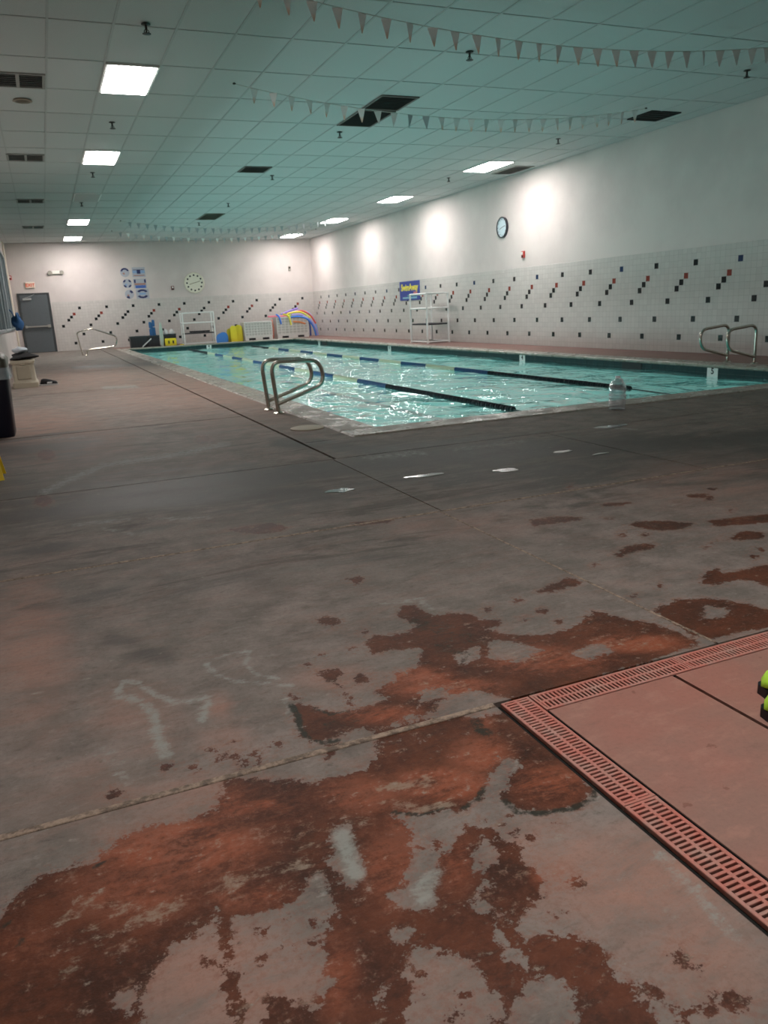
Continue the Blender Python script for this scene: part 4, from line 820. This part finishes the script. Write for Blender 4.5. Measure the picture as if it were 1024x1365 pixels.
# kickboards
def kickboard(x, y, w_, h, th, mat, label, tilt=0, group=None):
    n = 10; poly = [(-w_/2, 0), (w_/2, 0), (w_/2, h-w_/2)]+[(w_/2*math.cos(math.pi*i/n), h-w_/2+w_/2*math.sin(math.pi*i/n)) for i in range(1, n)]+[(-w_/2, h-w_/2)]
    o = obj('kickboard', MB().prism(poly, -th/2, th/2, 'y'), mat, None, loc=(x, y, .001)); o.rotation_euler = (tilt, 0, 0); return tag(o, label, 'kickboard', group)
M_KY = plain('yellow_foam', (.78, .66, .03), .7); M_KB = plain('blue_foam', (.07, .26, .72), .7)
GY = 'yellow kickboards standing in a row'
for i, (x, y, h, l) in enumerate(((6.50, 30.43, .50, 'leftmost'), (6.62, 30.29, .60, 'foremost'), (6.84, 30.36, .62, 'tallest front'), (6.90, 30.47, .60, 'rightmost'), (6.74, 30.54, .58, 'rearmost'))):
    kickboard(x, y, .24 if i else .20, h, .04, plain('yellow_foam_%s' % 'abcde'[i], ((.62, .50, .03), (.80, .68, .04), (.70, .58, .03), (.56, .46, .04), (.74, .64, .05))[i], .7), '%s yellow foam kickboard standing on end beside the white lattice crate' % l, -.05, GY)
kickboard(6.14, 30.28, .40, .35, .05, M_KB, 'front blue rounded kickboard standing between the rack and the yellow boards', -.04)
kickboard(6.24, 30.42, .36, .38, .05, M_KB, 'rear blue rounded kickboard behind the other blue one', -.04)

# dark gear crates at the left end of the back wall
M_BC = plain('black_crate_plastic', (.022, .026, .03), .5)
def gearbox(x0, x1, y0, y1, h, label):
    t = thing('gear_crate', label, 'crate', ((x0+x1)/2, (y0+y1)/2, 0), 0, 'low black gear crates'); a, b = (x1-x0)/2, (y1-y0)/2
    obj('body', MB().bbox(-a, a, -b, -b+.02, 0, h, .004).bbox(-a, a, b-.02, b, 0, h, .004).bbox(-a, -a+.02, -b+.02, b-.02, 0, h, .004).bbox(a-.02, a, -b+.02, b-.02, 0, h, .004).box(-a+.02, a-.02, -b+.02, b-.02, 0, .02), M_BC, t)
    obj('rim', MB().bbox(-a-.012, a+.012, -b-.012, -b+.028, h-.03, h+.006, .004).bbox(-a-.012, a+.012, b-.028, b+.012, h-.03, h+.006, .004).bbox(-a-.012, -a+.028, -b+.03, b-.03, h-.03, h+.006, .004).bbox(a-.028, a+.012, -b+.03, b-.03, h-.03, h+.006, .004), plain('dark_teal_rim', (.04, .055, .06), .5), t)
    for k in range(5): obj('rib', MB().bbox(-a+.1+(2*a-.2)*k/4-.012, -a+.1+(2*a-.2)*k/4+.012, -b-.008, -b+.004, .02, h-.04, .003), M_BC, t)
gearbox(2.83, 3.42, 30.32, 30.80, .40, 'low black gear crate at the far left end of the pool end deck')
gearbox(3.46, 3.86, 30.32, 30.80, .40, 'low black gear crate holding the blue foam belts')
gearbox(4.03, 4.48, 30.40, 30.80, .42, 'low black crate behind the yellow foam dumbbell box')
tag(obj('pole', MB().tube([(3.22, 30.26, .02), (3.56, 30.29, .30)], .022, 8), plain('pale_pole', (.45, .50, .50), .4), None, True), 'pale short pole leaning on the front of the black gear crates', 'pole')
def blob(c, r, n=14, m=9, amp=.18, seed=1, flat=0.0):
    rs = random.Random(seed); ph = [(rs.uniform(1, 4), rs.uniform(0, 6.3), rs.uniform(1, 4), rs.uniform(0, 6.3)) for _ in range(5)]
    b = MB(); vs = []
    for j in range(m+1):
        th = math.pi*j/m
        for i in range(n):
            a = 2*math.pi*i/n; d = 1+amp*sum(math.sin(p[0]*a+p[1])*math.sin(p[2]*th+p[3]) for p in ph)/2.2
            z = math.cos(th)*d; z = max(z, -1+flat)
            vs.append((c[0]+r[0]*math.sin(th)*math.cos(round(a, 4))*d, c[1]+r[1]*math.sin(th)*math.sin(a)*d, c[2]+r[2]*z))
    fs = [(j*n+i, j*n+(i+1) % n, (j+1)*n+(i+1) % n, (j+1)*n+i) for j in range(m) for i in range(n)]
    return b.add(vs, fs)
for i, (x, y, z0, z1, l) in enumerate(((3.60, 30.46, .03, .90, 'front-left blue foam belt standing up out of the black crate'), (3.72, 30.52, .03, .97, 'tallest blue foam belt standing in the black crate'), (3.66, 30.64, .03, .86, 'rear blue foam belt in the black crate'))):
    tag(obj('foam_belt', MB().bbox(-.055, .055, -.03, .03, 0, (z1-z0)*.72, .015).bbox(-.05, .05, -.028, .028, (z1-z0)*.74, z1-z0, .02), plain('belt_blue', (.03, .13, .32), .7), None, loc=(x, y, z0-.009)), l, 'foam belt', 'blue foam belts')
tag(obj('rescue_tube', MB().loft([[(a, b, z) for a, b in ((-.03*k, -.02), (.03*k, -.02), (.04*k, .0), (.03*k, .02), (-.03*k, .02), (-.04*k, 0))] for z, k in ((0, 1.2), (.2, 1.6), (.6, 1.6), (.8, 1), (.86, .4))]), plain('pale_green_foam', (.42, .52, .46), .7), None, loc=(3.94, 30.30, 0)), 'pale green rescue tube standing upright between black crates', 'rescue tube')
tag(obj('mesh_bag', blob((0, 0, 0), (.085, .11, .13), seed=3), plain('white_mesh_bag', (.62, .62, .62), .8), None, True, loc=(4.145, 30.6, .47)), 'left pale grey bag bulging out of the black crate', 'bag')
tag(obj('mesh_bag', blob((0, 0, 0), (.09, .11, .12), seed=5), plain('white_mesh_bag', (.62, .62, .62), .8), None, True, loc=(4.355, 30.6, .47)), 'right whiter bag bulging out of the black crate', 'bag')
yc = thing('dumbbell_box', 'yellow foam box with two dark hand slots in front of the black crate', 'box', (4.24, 30.24, 0))
obj('body', MB().bbox(-.20, .20, -.08, .08, 0, .27, .02), M_KY, yc)
for s_ in (-1, 1): obj('hand_slot', MB().bbox(s_*.08-.028, s_*.08+.028, -.084, -.06, .08, .19, .003), M_DK, yc)
tag(obj('dive_ring', MB().tube([(.07*math.cos(a), .07*math.sin(a), 0) for a in np.linspace(0, 2*math.pi, 17)[:-1]], .018, 8, True), M_KY, None, True, loc=(4.62, 30.16, .018)), 'small yellow ring lying on the deck at the foot of the white rack', 'ring')

# ------------------------------------------------------------------ left side: bin, deck box, clothes, shoe, sign, bag
def rrect(a, b, r, z, n=4):
    out = []
    for cx, cy, s0_ in ((a-r, b-r, 0), (-a+r, b-r, 90), (-a+r, -b+r, 180), (a-r, -b+r, 270)):
        for i in range(n+1):
            an = math.radians(s0_+90*i/n); out.append((cx+r*math.cos(an), cy+r*math.sin(an), z))
    return out
bn = thing('trash_bin', 'navy blue trash bin with clear liner at the left edge', 'trash bin', (-.645, 8.5, 0))
obj('body', MB().loft([rrect(.235, .22, .06, 0), rrect(.24, .225, .06, .01), rrect(.262, .25, .06, .64), rrect(.262, .25, .06, .66)]), plain('navy_bin_plastic', (.006, .008, .022), .45), bn, True)
t = NT('clear_bin_liner', .25, .5); t.set(color=(.55, .62, .66)); t.b.inputs['Alpha'].default_value = .45; t.set(normal=t.bump(t.noise(30, 4), .8, .01))
obj('liner', MB().loft([rrect(.272, .26, .06, .66), rrect(.276, .264, .06, .60), rrect(.284, .27, .06, .55), rrect(.280, .268, .06, .55), rrect(.268, .256, .06, .66)], cap=False), t.m, bn, True)
obj('lid', MB().loft([rrect(.27, .258, .06, .66), rrect(.272, .26, .06, .74), rrect(.24, .23, .06, .78), rrect(.10, .10, .05, .79)]), plain('taupe_bin_lid', (.10, .095, .075), .5), bn, True)
bx = thing('deck_box', 'beige moulded plastic deck box with dark clothes on its lid', 'deck box', (-.42, 14.95, 0))
M_BG = plain('beige_box_plastic', (.43, .38, .29), .5)
obj('body', MB().loft([rrect(.20, .34, .03, .0), rrect(.20, .34, .03, .08), rrect(.175, .31, .03, .11), rrect(.165, .30, .03, .40)]), M_BG, bx, True)
obj('lid', MB().loft([rrect(.185, .32, .03, .40), rrect(.19, .325, .03, .44), rrect(.18, .31, .03, .46), rrect(.05, .1, .02, .463)]), M_BG, bx, True)
obj('front_panel', MB().bbox(-.11, .11, -.325, -.295, .14, .36, .01), plain('beige_panel', (.37, .33, .25), .5), bx)
obj('latch', MB().bbox(-.03, .03, -.335, -.30, .37, .42, .006), M_BG, bx)
tag(obj('dark_clothes', blob((0, 0, 0), (.20, .29, .06), 26, 11, .42, 8, .35), plain('black_cloth', (.006, .006, .007), .9, bump=.6, scale=12), None, True, loc=(-.40, 14.92, .500)), 'heap of black clothes spread over the lid of the beige deck box', 'clothes')
tag(obj('towel', blob((0, 0, 0), (.11, .13, .06), 16, 9, .3, 12, .3), plain('pale_blue_grey_towel', (.42, .46, .50), .9, bump=.6, scale=14), None, True, loc=(-.44, 15.05, .605)), 'small crumpled pale grey towel on top of the black clothes', 'towel')
sh = thing('sneaker', 'black sneaker with white side patch on the deck beside the beige box', 'shoe', (-.06, 14.80, 0), math.radians(-8))
def shoe_ring(x, w_, z0, h): return [(x, w_*math.cos(a), z0+h*(.5+.5*math.sin(a))) for a in np.linspace(0, 2*math.pi, 25)[:-1]]
def shoe(t, up_m, so_m, L_=.28, tongue=None):
    obj('upper', MB().loft([shoe_ring(-.135, .026, .02, .035), shoe_ring(-.12, .034, .02, .085), shoe_ring(-.08, .038, .02, .10), shoe_ring(-.03, .036, .02, .095), shoe_ring(.03, .040, .02, .080), shoe_ring(.08, .045, .02, .062), shoe_ring(.115, .042, .02, .052), shoe_ring(.132, .034, .02, .040), shoe_ring(.143, .018, .02, .020)]), up_m, t, True)
    pl = [(-.145, -.022), (-.12, -.04), (-.04, -.038), (.04, -.045), (.09, -.05), (.13, -.036), (.15, -.008), (.15, .008), (.13, .036), (.09, .05), (.04, .045), (-.04, .038), (-.12, .04), (-.145, .022)]
    obj('sole', MB().prism(pl, 0, .026), so_m, t)
shoe(sh, plain('black_shoe_cloth', (.010, .010, .012), .7), plain('off_white_sole', (.50, .50, .50), .5))
obj('side_patch', MB().bbox(-.02, .06, -.047, -.036, .035, .062, .003), plain('white_shoe_patch', (.7, .7, .7), .5), sh)
sg = thing('wet_floor_sign', 'yellow folding caution sign whose right foot shows at the left edge', 'caution sign', (-.545, 6.10, 0), 0)
t = NT('caution_yellow', .45); t.set(color=t.mix(t.noise(8), (.80, .55, .02), (.85, .62, .03))); M_CY = t.m
def leaf(sy_):
    b = MB(); q = [(-.14, 0), (-.10, 0), (-.085, .05), (.085, .05), (.10, 0), (.14, 0), (.075, .46), (-.075, .46)]
    vs = [(x, sy_*(.13-z*.27), z) for x, z in q]+[(x, sy_*(.13-z*.27)+.016*sy_, z) for x, z in q]; n = 8
    return b.add(vs, [tuple(range(n)), tuple(range(n, 2*n))[::-1]]+[(i, (i+1) % n, (i+1) % n+n, i+n) for i in range(n)])
obj('front_leaf', leaf(-1), M_CY, sg); obj('rear_leaf', leaf(1), M_CY, sg)
bgm = plain('blue_bag_cloth', (.03, .10, .24), .8, bump=.5)
bg = thing('hanging_bag', 'blue cloth bag hanging by a strap from the left wall beside the door', 'bag', (-.93, 27.2, 1.50))
obj('sack', blob((.22, 0, -.42), (.15, .20, .23), 20, 12, .42, 24), bgm, bg, True)
obj('strap', MB().tube([(.012, 0, -.0), (.08, 0, -.08), (.12, 0, -.20), (.18, 0, -.26)], .018, 8), bgm, bg, True)
obj('hook', MB().tube([(.0, 0, .02), (.05, 0, .01), (.06, 0, .04)], .008, 6), M_SS, bg)

# ------------------------------------------------------------------ near right: pair of neon shoes, gallon bottle
for (x, y, l) in ((1.722, 1.262, 'neon yellow-green shoe with black sole at the right edge, farther one of the pair'), (1.632, 1.172, 'neon yellow-green shoe with black sole at the right edge, nearer one of the pair')):
    d = math.atan2(.75, -.66); t = thing('running_shoe', l, 'shoe', (x+.0, y, 0), d, 'pair of neon shoes at the right edge')
    shoe(t, plain('neon_shoe_mesh', (.52, .95, .06), .55, bump=.4, scale=60), plain('black_shoe_sole', (.006, .007, .014), .5))
    obj('lace', MB().tube([(-.02, -.02, .118), (.0, .02, .113), (.02, -.02, .103), (.04, .02, .095)], .003, 6), plain('blue_lace', (.05, .15, .6), .6), t, True)
bt = thing('water_bottle', 'clear plastic gallon water bottle standing on the near pool edge', 'bottle', (4.865, 5.93, 0.0))
t = NT('clear_bottle_plastic'); nt = t.t; nt.nodes.remove(t.b)
g_ = nt.nodes.new('ShaderNodeBsdfGlossy'); g_.inputs['Roughness'].default_value = .12; g_.inputs['Color'].default_value = (.95, .97, 1, 1)
tr = nt.nodes.new('ShaderNodeBsdfTransparent'); tr.inputs['Color'].default_value = (.90, .93, .94, 1)
d_ = nt.nodes.new('ShaderNodeBsdfDiffuse'); d_.inputs['Color'].default_value = (.70, .73, .75, 1)
lw = nt.nodes.new('ShaderNodeLayerWeight'); lw.inputs[0].default_value = .45
ma = nt.nodes.new('ShaderNodeMixShader'); ma.inputs[0].default_value = .22; nt.links.new(tr.outputs[0], ma.inputs[1]); nt.links.new(d_.outputs[0], ma.inputs[2])
mb_ = nt.nodes.new('ShaderNodeMixShader'); nt.links.new(lw.outputs['Facing'], mb_.inputs[0]); nt.links.new(ma.outputs[0], mb_.inputs[1]); nt.links.new(g_.outputs[0], mb_.inputs[2]); nt.links.new(mb_.outputs[0], t.o.inputs['Surface'])
obj('body', MB().lathe([(.060, 0), (.076, .006), (.079, .03), (.079, .085), (.073, .092), (.073, .100), (.079, .107), (.079, .145), (.073, .152), (.073, .162), (.079, .170), (.079, .215), (.070, .245), (.045, .272), (.022, .285), (.020, .300)], seg=28), t.m, bt, True)
obj('cap', MB().lathe([(.023, .292), (.023, .308), (.020, .312)], seg=20), plain('white_cap', (.75, .78, .80), .4), bt, True)
obj('handle', MB().tube([(.0, -.030, .292), (.0, -.062, .288), (.0, -.070, .262), (.0, -.060, .250)], .006, 8), plain('white_cap', (.75, .78, .80), .4), bt, True)

# puddles: thin sheets of standing water on the deck
t = NT('standing_water', .16, .9); t.set(color=(.045, .045, .042)); t.b.inputs['IOR'].default_value = 1.5; M_PU = t.m
for x, y, a, b, l in ((1.48, 4.28, .075, .05, 'small bright puddle left of centre on the mid deck'), (2.09, 4.36, .13, .035, 'thin long puddle between the pool corner and the long joint'), (2.58, 4.20, .085, .05, 'bright puddle right of the deck joint'),
                      (3.23, 4.50, .09, .03, 'narrow puddle on the deck below the water bottle'), (3.38, 4.28, .06, .02, 'tiny puddle just in front of the narrow one'), (4.18, 5.16, .13, .06, 'faint puddle near the foot of the pool edge by the bottle')):
    rs = random.Random(int(x*100)); ph = [rs.uniform(0, 6.3) for _ in range(4)]
    pl = [((a*(1+.25*math.sin(2*q+ph[0])+.15*math.sin(5*q+ph[1])))*math.cos(q), (b*(1+.2*math.sin(3*q+ph[2])+.12*math.sin(7*q+ph[3])))*math.sin(q)) for q in np.linspace(0, 2*math.pi, 37)[:-1]]
    tag(obj('puddle', MB().prism(pl, 0, .0025), M_PU, None, loc=(x, y, .0)), l, 'puddle', 'small puddles on the mid deck')
